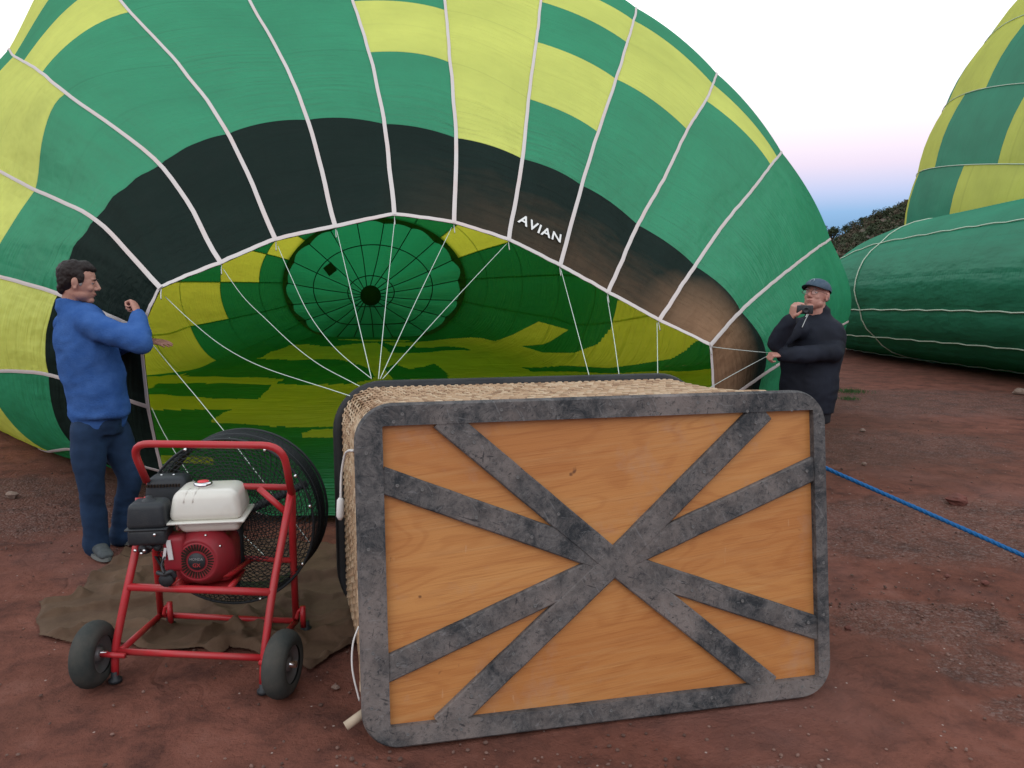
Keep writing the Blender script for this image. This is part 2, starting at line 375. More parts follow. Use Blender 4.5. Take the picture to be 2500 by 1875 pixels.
R[5] = [(674,589,4.9),(557,327,5.8),(436,158,6.8),(317,29,7.7),(262,-40,8.6),(220,-95,9.5),(190,-135,10.4)]
R[6] = [(820,558,5.0),(751,293,5.9),(684,135,6.9),(612,8,7.8),(565,-85,8.7),(530,-150,9.6),(500,-200,10.5)]
R[7] = [(963,527,5.05),(938,303,6.0),(901,128,7.0),(861,3,7.9),(832,-90,8.8),(810,-160,9.7),(790,-215,10.6)]
R[8] = [(1108,547,5.1),(1113,337,6.0),(1099,153,7.0),(1088,25,7.9),(1078,-70,8.8),(1070,-140,9.7),(1062,-195,10.6)]
R[9] = [(1241,589,5.15),(1275,388,6.0),(1290,241,6.9),(1309,102,7.8),(1320,4,8.7),(1327,-50,9.6),(1330,-95,10.5)]
R[10] = [(1366,652,5.2),(1420,453,6.0),(1460,323,6.8),(1504,193,7.7),(1531,104,8.6),(1547,50,9.5),(1552,22,10.4)]
R[11] = [(1483,717,5.2),(1557,549,6.0),(1620,437,6.8),(1678,317,7.7),(1723,245,8.6),(1740,205,9.5),(1748,183,10.3)]
R[12] = [(1607,785,5.25),(1696,649,6.0),(1770,543,6.8),(1835,465,7.6),(1882,403,8.4),(1898,384,9.2),(1903,378,10.0)]
R[13] = [(1732,844,5.3),(1808,759,6.0),(1880,695,6.7),(1945,643,7.5),(1996,604,8.3),(2012,594,9.1),(2018,590,9.9)]
R[14] = [(1740,1000,5.3),(1865,912,6.0),(1930,870,6.7),(1988,832,7.5),(2032,805,8.3),(2050,795,9.1),(2058,790,9.9)]
NR = 14
C = np.zeros((NT, NR, 3))
for k in range(15):
    for j in range(7): C[k, j] = P(*R[k][j])
for j in range(7):        # bottom tapes lie on the ground
    a = C[14, j].copy(); b = C[0, j].copy(); a[2] = 0; b[2] = 0
    a[0] -= .05; b[0] += .25; b[1] = max(b[1]-.05, 4.9)
    for i, k in enumerate((15, 16, 17, 18, 19)):
        t = (i+.35)/4.9; p = a*(1-t)+b*t; p[2] = .03 if j else .05
        if j == 0: p[1] = 5.28 - .3*t + .06*math.sin(t*9)
        C[k, j] = p
PHI = {3:179,4:159,5:139,6:120,7:101,8:83,9:64,10:44,11:23,12:4,13:-15,14:-32,2:199,1:216,0:232,19:245,18:257,17:270,16:283,15:-52}
WC = (897, 693)
WR = {13:(216,156,18.6), 12:(278,203,17.8), 11:(368,262,16.6), 10:(462,318,15.2), 9:(556,380,13.6)}
for k in range(NT):
    ph = math.radians(PHI[k]); c_, s_ = math.cos(ph), math.sin(ph)
    for j, (rx, ry, Y) in WR.items():
        cx = WC[0] + (556-rx)*.05
        p = P(cx+rx*c_, WC[1]-ry*s_, Y)
        if p[2] < .12 or s_ < -.75: p = np.array([p[0], p[1], max(p[2], .0)]); p[2] = max(p[2], .06 + (.22 if j >= 12 else .1 if j == 11 else 0)*(1))
        C[k, j] = p
for k in range(NT):       # two belly rings between
    a = C[k, 6]; b = C[k, 9]
    for j, t in ((7, .33), (8, .67)):
        p = a*(1-t)+b*t
        cen = np.array([-1.2-.9*t, p[1], 1.8]); d = p-cen
        bulge = 1 + (.16 if j == 7 else .15)*(1 if k < 15 else .3)
        q = cen + d*bulge; q[1] = a[1]*(1-t)+b[1]*t
        if k >= 15 or q[2] < .05: q[2] = .04
        C[k, j] = q
def cr_w(t):
    return np.stack([-.5*t+t**2-.5*t**3, 1-2.5*t**2+1.5*t**3, .5*t+2*t**2-1.5*t**3, -.5*t**2+.5*t**3], -1)
def surf0(u, v):
    u = np.asarray(u, float); v = np.clip(np.asarray(v, float), 0, NR-1-1e-9)
    i = np.floor(u).astype(int); j = np.floor(v).astype(int); wu = cr_w(u-i); wv = cr_w(v-j); out = 0
    for a in range(4):
        ii = (i+a-1) % NT
        for b in range(4):
            jj = j+b-1; jc = np.clip(jj, 0, NR-1)
            pt = C[ii, jc]
            pt = np.where((jj < 0)[..., None], 2*C[ii, 0]-C[ii, 1], pt)
            pt = np.where((jj > NR-1)[..., None], 2*C[ii, NR-1]-C[ii, NR-2], pt)
            out = out + pt*(wu[..., a]*wv[..., b])[..., None]
    return out
def nrm(u, v, e=.03):
    du = surf0(u+e, v)-surf0(u-e, v); dv = surf0(u, np.clip(v+e, 0, NR-1.001))-surf0(u, np.clip(v-e, 0, NR-1.001))
    n = np.cross(du, dv); n = n/(np.linalg.norm(n, axis=-1, keepdims=True)+1e-9)
    return n
_c = surf0(np.array([8.]), np.array([6.]))[0]; _n = nrm(np.array([8.]), np.array([6.]))[0]
SGN = 1.0 if _n[2] > 0 else -1.0
def surf(u, v, bulge=.022):
    u = np.asarray(u, float); v = np.asarray(v, float); p = surf0(u, v); n = nrm(u, v)*SGN
    i0 = np.floor(u).astype(int); fr = (u-i0)[..., None]; chord = C[i0 % NT, 0]*(1-fr)+C[(i0+1) % NT, 0]*fr; sm = surf0(u, v*0)
    p = p+(chord-sm)*np.exp(-(v/.35)**2)[..., None]
    f = u-np.floor(u); amp = bulge*np.sin(PI*f)**.8*np.clip(v/1.2, .12, 1)*np.clip((13-v)/1.5, 0, 1)
    uu = u % NT
    p = p + n*amp[..., None]*np.where((uu > 14) | (uu < 0), 0.0, 1.0)[..., None]
    # soft pull folds fanning out of the hand at the left of the mouth
    d = np.exp(-((uu-3.0)/1.1)**2)*np.exp(-(v/1.3))*np.clip(v*4, 0, 1)
    p = p + n*(.017*np.sin((uu-3)*26/(v+.5)+v*2)*d)[..., None]
    z = p[..., 2]; p[..., 2] = np.maximum(z, .02)
    return p
env = empty('balloon_envelope', (-1, 5.5, 0), 'huge green and yellow checkered balloon envelope with open black mouth facing the basket', 'balloon envelope')
def rowcol(g, j):
    # colour of panel between tapes g,g+1 and rows j,j+1
    if j == 0: return 'dark'
    T = {0: 'gyygygy', 1: 'yyyygy', 2: 'gyyyyy', 3: 'gyyygg', 4: 'ggygyg', 5: 'gggggy', 6: 'gggggy', 7: 'gygyyg', 8: 'yyyyyg',
         9: 'gygygy', 10: 'ggyygg', 11: 'gggygg', 12: 'gggggg', 13: 'gggggg', 19: 'gggggg'}
    if j <= 6 and g in T and j-1 < len(T[g]): return {'g': 'green', 'y': 'yellow'}[T[g][j-1]]
    if j == 12: return 'yellow' if g in (4, 10) else 'green'
    if j == 11: return 'yellow' if g in (3, 10) else 'green'
    if j == 10: return 'yellow' if g in (2, 4, 9) else 'green'
    if j == 9: return 'yellow' if g in (1, 2, 5) else 'green'
    if j in (7, 8): return 'yellow' if (g+j) % 3 == 0 or g in (1, 2) else 'green'
    return 'green'
def patch(name, u0, u1, v0, v1, nu, nv, m, parent, off=0.0):
    us = np.linspace(u0, u1, nu+1); vs = np.linspace(v0, v1, nv+1); U, Vv = np.meshgrid(us, vs); p = surf(U, Vv)
    if off: p = p + nrm(U, Vv)*SGN*off
    V = p.reshape(-1, 3); F = []
    for j in range(nv):
        for i in range(nu):
            a = j*(nu+1)+i; F.append((a, a+1, a+nu+2, a+nu+1) if SGN > 0 else (a, a+nu+1, a+nu+2, a+1))
    uv = np.stack([U*1.0, Vv*1.1], -1).reshape(-1, 2)
    return mk(name, V, F, m, parent, True, uv)
for g in range(0, 14):
    for j in range(0, 13):
        if g >= 11 and j >= 7: continue
        patch('fabric_panel', g, g+1, j, j+1, 12 if j < 7 else 8, 12 if j < 7 else 8, M[rowcol(g, j)], env)
# lower cloth : dense sheet, colours of its real panels traced as outlines
def inpoly(x, y, poly):
    poly = np.asarray(poly, float); r = np.zeros(x.shape, bool); n = len(poly)
    for i in range(n):
        x1, y1 = poly[i]; x2, y2 = poly[(i+1) % n]
        c = ((y1 > y) != (y2 > y)) & (x < (x2-x1)*(y-y1)/(y2-y1+1e-12)+x1); r ^= c
    return r
Z6 = lambda L: [(350+x*.4069, 500+y*.4069) for x, y in L]
Z7 = lambda L: [(1150+x*.4069, 500+y*.4069) for x, y in L]
PATT = [
 ('y', [(300,838),(437,847),(594,848),(700,841),(740,839),(810,848),(891,838),(1000,836),(1150,824),(1175,825),(1210,832),(1252,817),(1315,785),(1388,805),(1340,836),(1325,842),(1275,846),(1325,862),(1400,862),(1460,840),(1492,800),(1508,734),(1560,720),(1900,860),(1900,1043),(300,1043)]),
 ('g', Z7([(310,848),(420,843),(520,820),(585,752),(640,700),(850,690),(800,765),(730,820),(640,862),(540,884),(470,890),(380,868)])),
 ('y', [(330,730),(427,730),(470,800),(602,837),(437,822),(393,838),(330,840)]),
 ('g', [(393,838),(437,821),(480,830),(602,836),(704,832),(814,832),(905,838),(891,838),(810,846),(740,840),(704,841),(594,849),(492,851),(431,848)]),
 ('g', [(911,830),(960,845),(1135,849),(1151,854),(1001,861),(952,859)]),
 ('y', [(818,829),(905,829),(1000,831),(1000,834),(900,834)]),
 ('g', [(300,870),(533,870),(600,874),(675,878),(818,878),(875,887),(905,900),(915,925),(855,937),(676,939),(692,924),(620,922),(470,918),(446,915),(460,902),(300,904)]),
 ('y', [(300,903),(458,903),(447,915),(540,926),(610,930),(690,923),(676,938),(830,938),(830,945),(300,945)]),
 ('g', [(372,948),(385,934),(480,938),(667,938),(655,952),(629,974),(500,972),(366,964),(300,960),(300,945)]),
 ('g', [(300,1001),(480,998),(570,998),(545,1006),(535,1014),(520,1022),(517,1028),(600,1034),(660,1043),(300,1060)]),
 ('g', Z6([(1450,985),(1520,955),(1600,985),(1690,975),(1750,955),(1830,1010),(1830,1045),(1500,1050)])),
 ('g', Z7([(310,972),(420,976),(560,968),(830,974),(1000,957),(1200,926),(1290,872),(1345,820),(1430,800),(1500,980),(1280,1000),(1130,1000),(900,1005),(500,1003),(370,1000)])),
 ('g', [(300,1043),(1900,1043),(1900,1400),(300,1400)]),
 ('y', [(732,1058),(765,1048),(830,1049),(830,1071),(735,1068)]),
 ('y', [(300,1110),(420,1112),(520,1120),(520,1135),(300,1132)]),
]
def lower_cloth():
    def build(name, u0, u1, v0, v1, nu, nv, vpow):
        us = np.linspace(u0, u1, nu+1); t = np.linspace(0, 1, nv+1); vs = v0+(v1-v0)*t**vpow
        U, Vv = np.meshgrid(us, vs); p = surf(U, Vv)
        X = p[..., 0]; Y = p[..., 1]
        flat = np.clip((.55-p[..., 2])/.5, 0, 1)
        nz = np.array([[noise.noise((x*.35, y*1.5, 4.2)) + .5*noise.noise((x*.9+5, y*3.8, 1.2)) + .3*abs(noise.noise((x*2.2, y*7+3, 9))) for x, y in zip(r1, r2)] for r1, r2 in zip(X, Y)])
        fine = np.array([[max(0, .35-abs(noise.noise((x*.8+y*.3, y*5.0-x*.35, 31))))*2+.5*noise.noise((x*2.5, y*9, 5)) for x, y in zip(r1, r2)] for r1, r2 in zip(X, Y)])
        p[..., 2] += flat*(np.clip(nz*.07+.02, 0, .2)+.022*fine*np.clip(Vv*.6, 0, 1))*np.clip((Vv-.15)*1.5, .1, 1)
        nr = np.array([[noise.noise((x*1.0, y*1.0, 14.2)) for x, y in zip(r1, r2)] for r1, r2 in zip(X, Y)])
        # bunched line of cloth running to the vent
        cx = -1.9-(Y-9)*.15; rid = np.exp(-((X-cx)/.45)**2)*np.clip((Y-6.5)/2, 0, 1)*np.clip((17-Y)/3, 0, 1)
        p[..., 2] += rid*(.04+.10*np.abs(nr)+.03*nz)
        wob = np.array([[noise.noise((x*1.7, y*.5, 24.2)) for x, y in zip(r1, r2)] for r1, r2 in zip(X, Y)])
        qx, qy = proj(p); qy2 = qy + wob*5*flat; qx2 = qx + nz*5*flat
        fx = (qx2[:-1, :-1]+qx2[1:, 1:])/2; fy = (qy2[:-1, :-1]+qy2[1:, 1:])/2; mi = np.zeros(fx.shape, int)
        inside = (fy > 829) | ((fx > 1130) & (fy > 700)) | ((fx < 640) & (fy > 720))
        for c, poly in PATT:
            k = inpoly(fx, fy, poly); mi[k] = 1 if c == 'y' else 0
        nuf = nu+1; F = []
        jj, ii = np.meshgrid(np.arange(nv), np.arange(nu), indexing='ij'); a = (jj*nuf+ii).ravel()
        F = np.stack([a, a+1, a+nuf+1, a+nuf], -1) if SGN > 0 else np.stack([a, a+nuf, a+nuf+1, a+1], -1)
        uv = np.stack([U*1.0, Vv*1.1], -1).reshape(-1, 2)
        o = mk(name, p.reshape(-1, 3), F, [M['lgreen'], M['lyellow'], M['dark'], M['green'], M['yellow']], env, True, uv)
        col = mi.ravel()
        if u0 == 14: 
            fv = ((Vv[:-1, :-1]+Vv[1:, 1:])/2).ravel(); fu = ((U[:-1, :-1]+U[1:, 1:])/2).ravel()
            col = np.where((fu < 14.999) & (fv < 7), np.where(fv > 6, 4, 3), col)
            col = np.where((fu > 18.9) & (fv < 7), np.where(col == 0, 3, np.where(col == 1, 4, col)), col)
            col = np.where((fv < .95) & ((fu < 14.8) | (fu > 19.15)), 2, col)
        o.data.polygons.foreach_set('material_index', col.astype(np.int32)); return o
    build('lower_cloth', 14, 20, 0, 13, 430, 400, 1.4)
    build('side_cloth', 11, 14, 7, 13, 330, 300, 1.0)
lower_cloth()
# load tapes, mouth tape
def ribbon(name, us, vs, w, m, parent, off=.009, dirn='u'):
    us = np.asarray(us, float); vs = np.asarray(vs, float); p = surf(us, vs); n = nrm(us, vs)*SGN
    T = np.gradient(p, axis=0); T /= np.linalg.norm(T, axis=1, keepdims=True)+1e-9; S = np.cross(T, n); S /= np.linalg.norm(S, axis=1, keepdims=True)+1e-9
    V = []; F = []; k = len(us); jit = np.array([noise.noise((i*.37, us[0], 1.)) for i in range(k)])*.006
    for i in range(k):
        c = p[i]+n[i]*off+S[i]*jit[i]
        V += [c-S[i]*w/2+n[i]*0, c+n[i]*.0015, c+S[i]*w/2, c+S[i]*w/2-n[i]*.003, c-S[i]*w/2-n[i]*.003]
    for i in range(k-1):
        for a in range(5):
            b = (a+1) % 5; F.append((i*5+a, i*5+b, (i+1)*5+b, (i+1)*5+a))
    return mk(name, V, F, m, parent, False)
for k in range(15):
    vmax = 12.9 if k < 11 else 7
    ribbon('load_tape', np.full(110, float(k)), np.linspace(0, vmax, 110), .028, M['tape'], env)
us = np.linspace(-1.0, 15.0, 240)
ribbon('mouth_tape', us, np.full(240, .012), .036, M['tape'], env, .008)
# circumferential seams seen from inside as thin dark lines
for j in (9, 10, 11, 12):
    u_ = np.linspace(0.2, 14, 120); ribbon('seam', u_, np.full(120, float(j)), .022, M['darkcord'], env, .006)
for k in (11, 12, 13):
    ribbon('load_tape', np.full(50, float(k)), np.linspace(7, 12.9, 50), .03, M['tape'], env)

# parachute vent at the crown
def vent():
    hub = P(901, 722, 18.9); rim = np.array([surf0(np.array([u]), np.array([12.96]))[0] for u in np.linspace(0, 20, 121)[:-1]])
    cen = rim.mean(0); n = len(rim); V = []; F = []; rings = [0, .06, .2, .35, .5, .65, .8, .92, 1.06]
    for r in rings[1:]:
        for i in range(n):
            p = hub+(rim[i]-hub)*r; p = p + np.array([-.15, 1, 0])*(.55*(1-r*r)) ; k = i % 6
            p = p+np.array([0, 1, 0])*(.05*math.sin(PI*k/6)*r) ; V.append(p)
    for j in range(len(rings)-2):
        for i in range(n):
            i2 = (i+1) % n; F.append((j*n+i, j*n+i2, (j+1)*n+i2, (j+1)*n+i))
    uv = [(v[0], v[2]) for v in V]
    vo = mk('parachute_vent', V, F, M['vent'], env, True, uv)
    # doubled cloth where vent overlaps the envelope
    V = []; F = []; rr = [.945, 1.075]
    for r_i, r in enumerate(rr):
        for i in range(n):
            w = noise.noise((i*.21, r_i*7., 0))*.035 + .03*abs(math.sin(PI*(i/6.0)))*(-1 if r_i else 1)
            p = hub+(rim[i]-hub)*(r+w); V.append(p+np.array([0, -.06, 0]))
    for i in range(n):
        i2 = (i+1) % n; F.append((i, i2, n+i2, n+i))
    mk('vent_edge', V, F, M['dgreen'], env, True, [(v[0], v[2]) for v in V])
    for i in range(0, n, 6):
        a = hub+np.array([-.1, .35, 0]); b = hub+(rim[i]-hub)*.97+np.array([0, -.08, 0]); 
        mid = (a+b)/2+np.array([0, .16, -.03]); g = tube(crom([a, mid, b], 6), .012, 5); mk('vent_line', g[0], g[1], M['darkcord'], env)
    for r in (.27, .68):
        pts = [hub+(rim[i]-hub)*r+np.array([-.15, 1, 0])*(.5*(1-r*r)) for i in range(n)]
        g = tube(pts, .012, 4, closed=True); mk('vent_seam', g[0], g[1], M['darkcord'], env)
    g = lathe(hub+np.array([0, .2, 0]), (0, 1, 0), [(0, .0), (0, .25), (.05, .25), (.05, 0)], 24); mk('crown_ring', g[0], g[1], M['darkcord'], env)
    c = P(806, 657, 18.85); g = box(c, (.24, .02, .24), [[.8, 0, -.6], [0, 1, 0], [.6, 0, .8]]); mk('vent_badge', g[0], g[1], M['darkcord'], env, False)
vent()
# maker's name, printed on the black band between the second and third tape right of the middle
def lettering():
    cu = bpy.data.curves.new('t', 'FONT'); cu.body = 'AVIAN'; cu.size = 1; cu.space_character = 1.12; cu.offset = .02; cu.resolution_u = 4
    o = bpy.data.objects.new('t', cu); COL.objects.link(o); dg = bpy.context.evaluated_depsgraph_get()
    me = bpy.data.meshes.new_from_object(o.evaluated_get(dg)); bpy.data.objects.remove(o)
    bm = bmesh.new(); bm.from_mesh(me)
    bmesh.ops.subdivide_edges(bm, edges=[e for e in bm.edges if e.calc_length() > .2], cuts=3)
    co = np.array([v.co[:] for v in bm.verts]); x = (co[:, 0]-co[:, 0].min())/np.ptp(co[:, 0]); y = (co[:, 1]-co[:, 1].min())/np.ptp(co[:, 1])
    # corners measured on the cloth
    def uvof(px, py):
        U, Vv = np.meshgrid(np.linspace(9, 10, 60), np.linspace(0, 1, 60)); q = proj(surf(U, Vv)); d = (q[0]-px)**2+(q[1]-py)**2; i = np.argmin(d); return np.array([U.ravel()[i], Vv.ravel()[i]])
    tl, tr, br, bl = uvof(1272, 526), uvof(1370, 576), uvof(1366, 595), uvof(1262, 545)
    q = (tl*(1-x)[:, None]+tr*x[:, None])*y[:, None]+(bl*(1-x)[:, None]+br*x[:, None])*(1-y)[:, None]
    q[:, 1] += -.018*np.sin(PI*x)
    p = surf(q[:, 0], q[:, 1])+nrm(q[:, 0], q[:, 1])*SGN*.012
    for v, c in zip(bm.verts, p): v.co = c
    bm.to_mesh(me); bm.free(); me.materials.clear(); link('lettering', me, M['letter'], env)
lettering()
# flying wires and small clips
WB = 3.85
wires = [[(403,724,4.5),(468,785,4.4),(545,846,4.3),(643,897,4.1),(810,952,3.75),(880,975,3.6)],
 [(545,657,4.7),(594,725,4.6),(651,781,4.5),(716,842,4.3),(781,891,4.1),(857,932,3.85),(920,965,3.7)],
 [(678,600,4.9),(706,665,4.7),(753,764,4.5),(818,850,4.2),(905,923,3.85)],
 [(822,562,5.0),(852,690,4.6),(907,925,WB)], [(964,533,5.05),(944,720,4.5),(924,925,WB)], [(1103,555,5.1),(1018,730,4.5),(928,925,WB)],
 [(1238,594,5.15),(1090,752,4.5),(934,925,WB)], [(1369,657,5.2),(1402,780,4.6),(1443,935,4.0)], [(1482,723,5.2),(1498,820,4.6),(1514,935,4.0)],
 [(1604,787,5.25),(1605,850,4.7),(1606,935,4.05)], [(1732,846,5.3),(1790,853,5.4),(1883,862,5.45)], [(1722,953,5.2),(1790,914,5.35),(1883,864,5.45)],
 [(368,836,4.5),(440,922,4.3),(505,1000,4.15),(600,1120,4.0),(760,1330,3.75)], [(370,995,4.7),(410,1075,4.6),(500,1210,4.4),(660,1370,4.0)]]
for w in wires:
    g = tube(crom([P(*q) for q in w], 8), .0021, 5); mk('flying_wire', g[0], g[1], M['cord'], env)
M['metal'] = mat('steel', (.45, .44, .42), .35, metal=.9)
for k in range(3, 14):
    p = C[k, 0]; g = tube(crom([p+np.array([0, 0, .0]), p+np.array([.004, -.02, -.03]), p+np.array([0.008, -.03, -.06])], 4), .0035, 6); mk('clip', g[0], g[1], M['metal'], env)

# ================================================================== BASKET
FB0 = G(885, 1838); FB1 = G(2029, 1696); BW = np.linalg.norm(FB1-FB0); BH = 1.215
ex = (FB1-FB0)/BW; ez = np.array([0, 0, 1.]); en = np.cross(ex, ez)*-1; 
if en[1] < 0: en = -en           # into the basket, away from the camera
LEAN = math.radians(7.0); ez, en = ez*math.cos(LEAN)+en*math.sin(LEAN), en*math.cos(LEAN)-ez*math.sin(LEAN)
def onface(px, py):
    d = rdir(px, py); o = np.array([0, 0, CAM_H]); t = ((FB0-o) @ en)/(d @ en); p = o+d*t-FB0; return np.array([p @ ex, p @ ez])
def FP(s, t, n=0.0): return FB0+ex*s+ez*t+en*n
BH = onface(885, 972)[1]-.020
bk = empty('wicker_basket', FP(BW/2, 0, .5), 'wicker balloon basket tipped on its side, plywood underside with grey crossed runners facing out', 'basket')
def rubber():
    m = bpy.data.materials.new('scuffed_grey_runner'); m.use_nodes = True; nt = m.node_tree; N = nt.nodes.new; L = nt.links.new
    b = nt.nodes['Principled BSDF']; b.inputs['Roughness'].default_value = .78; b.inputs['Specular IOR Level'].default_value = .25
    tc = N('ShaderNodeTexCoord'); O = tc.outputs['Object']
    n1 = noise_node(nt, O, 11, 10, .8, .5); n2 = noise_node(nt, O, 48, 6, .8); n3 = noise_node(nt, O, 2.6, 4, .6)
    c = mixc(nt, ramp(nt, n1, .40, .60), (.030, .034, .038), (.145, .135, .13))
    c = mixc(nt, ramp(nt, n3, .46, .66, 0, .8), c, (.235, .195, .175))
    c = mixc(nt, ramp(nt, n2, .52, .66, 0, .75), c, (.028, .032, .037))
    # scratches
    for rot, sc in ((.5, 1), (-.9, 1.4), (1.5, 1.2)):
        s = noise_node(nt, mapping(nt, mapping(nt, O, (1, 1, 1), (0, rot, 0)), (75*sc, 75*sc, 9)), 1.0, 3, .6, .3)
        c = mixc(nt, ramp(nt, s, .64, .70, 0, .30), c, (.26, .26, .26))
        s = noise_node(nt, mapping(nt, mapping(nt, O, (1, 1, 1), (0, rot+.7, 0)), (80*sc, 80*sc, 8), (0, 0, 0), (3, 1, 2)), 1.0, 3, .6, .3)
        c = mixc(nt, ramp(nt, s, .66, .70, 0, .7), c, (.018, .020, .024))
    L(c, b.inputs['Base Color']); bp = N('ShaderNodeBump'); bp.inputs['Distance'].default_value = .004; bp.inputs['Strength'].default_value = 1
    L(math_node(nt, 'ADD', n1, n2), bp.inputs['Height']); L(bp.outputs[0], b.inputs['Normal']); return m
def wood():
    m = bpy.data.materials.new('varnished_plywood'); m.use_nodes = True; nt = m.node_tree; N = nt.nodes.new; L = nt.links.new
    b = nt.nodes['Principled BSDF']; b.inputs['Roughness'].default_value = .5; b.inputs['Specular IOR Level'].default_value = .4
    tc = N('ShaderNodeTexCoord'); O = mapping(nt, tc.outputs['Object'], (1, 1, 1), (0, .10, 0))
    big = noise_node(nt, mapping(nt, O, (.55, .55, 1.9)), 1.6, 3, .5, .35)
    rings = N('ShaderNodeMath'); rings.operation = 'SINE'; L(math_node(nt, 'MULTIPLY', big, 95), rings.inputs[0])
    fine = noise_node(nt, mapping(nt, O, (3, 3, 120)), 1.4, 6, .7); fi2 = noise_node(nt, mapping(nt, O, (1.2, 1.2, 22)), 1.4, 6, .7, .5)
    c = mixc(nt, ramp(nt, big, .35, .65), (.46, .178, .048), (.56, .255, .076))
    c = mixc(nt, ramp(nt, rings.outputs[0], .2, 1.0, 0, .30), c, (.36, .115, .026))
    c = mixc(nt, ramp(nt, fine, .5, .72, 0, .55), c, (.30, .095, .024))
    c = mixc(nt, ramp(nt, fi2, .5, .72, 0, .5), c, (.55, .29, .11))
    dirt = noise_node(nt, tc.outputs['Object'], 2.3, 7, .7)
    c = mixc(nt, ramp(nt, dirt, .56, .74, 0, .55), c, (.40, .26, .19))
    s = noise_node(nt, mapping(nt, tc.outputs['Object'], (40, 40, 5), (0, .9, 0)), 1, 2, .5); c = mixc(nt, ramp(nt, s, .75, .78, 0, .25), c, (.60, .40, .24))
    kn = noise_node(nt, tc.outputs['Object'], 21, 2, .5); c = mixc(nt, ramp(nt, kn, .74, .80, 0, .8), c, (.10, .035, .015))
    L(c, b.inputs['Base Color']); bp = N('ShaderNodeBump'); bp.inputs['Distance'].default_value = .001; L(fine, bp.inputs['Height']); L(bp.outputs[0], b.inputs['Normal']); return m
M['screw'] = mat('dusty_screw', (.16, .155, .15), .7, metal=.3); M['rubber'] = rubber(); M['ply'] = wood()
M['leather'] = mat('maroon_hide', (.10, .045, .045), .6, col2=(.20, .13, .12), vscale=14, bump=.002, bscale=60)
M['wicker'] = mat('willow', (.36, .22, .125), .55, col2=(.50, .34, .21), vscale=16, lo=.3, hi=.7)
M['gap_dark'] = mat('gap_shade', (.022, .013, .008), .9)  # near-black colour stands for shade in weave gaps and engine slots
M['pad'] = mat('black_padding', (.012, .013, .014), .55, bump=.002, bscale=30, col2=(.03, .03, .03), vscale=5)
M['white'] = mat('white_nylon', (.75, .72, .68), .5)
def rrect(s0, s1, t0, t1, r, n=10):
    out = []
    for (cx, cy, a0) in ((s1-r, t1-r, 0), (s0+r, t1-r, 90), (s0+r, t0+r, 180), (s1-r, t0+r, 270)):
        for k in range(n+1):
            a = math.radians(a0+90*k/n); out.append((cx+r*math.cos(a), cy+r*math.sin(a)))
    return out
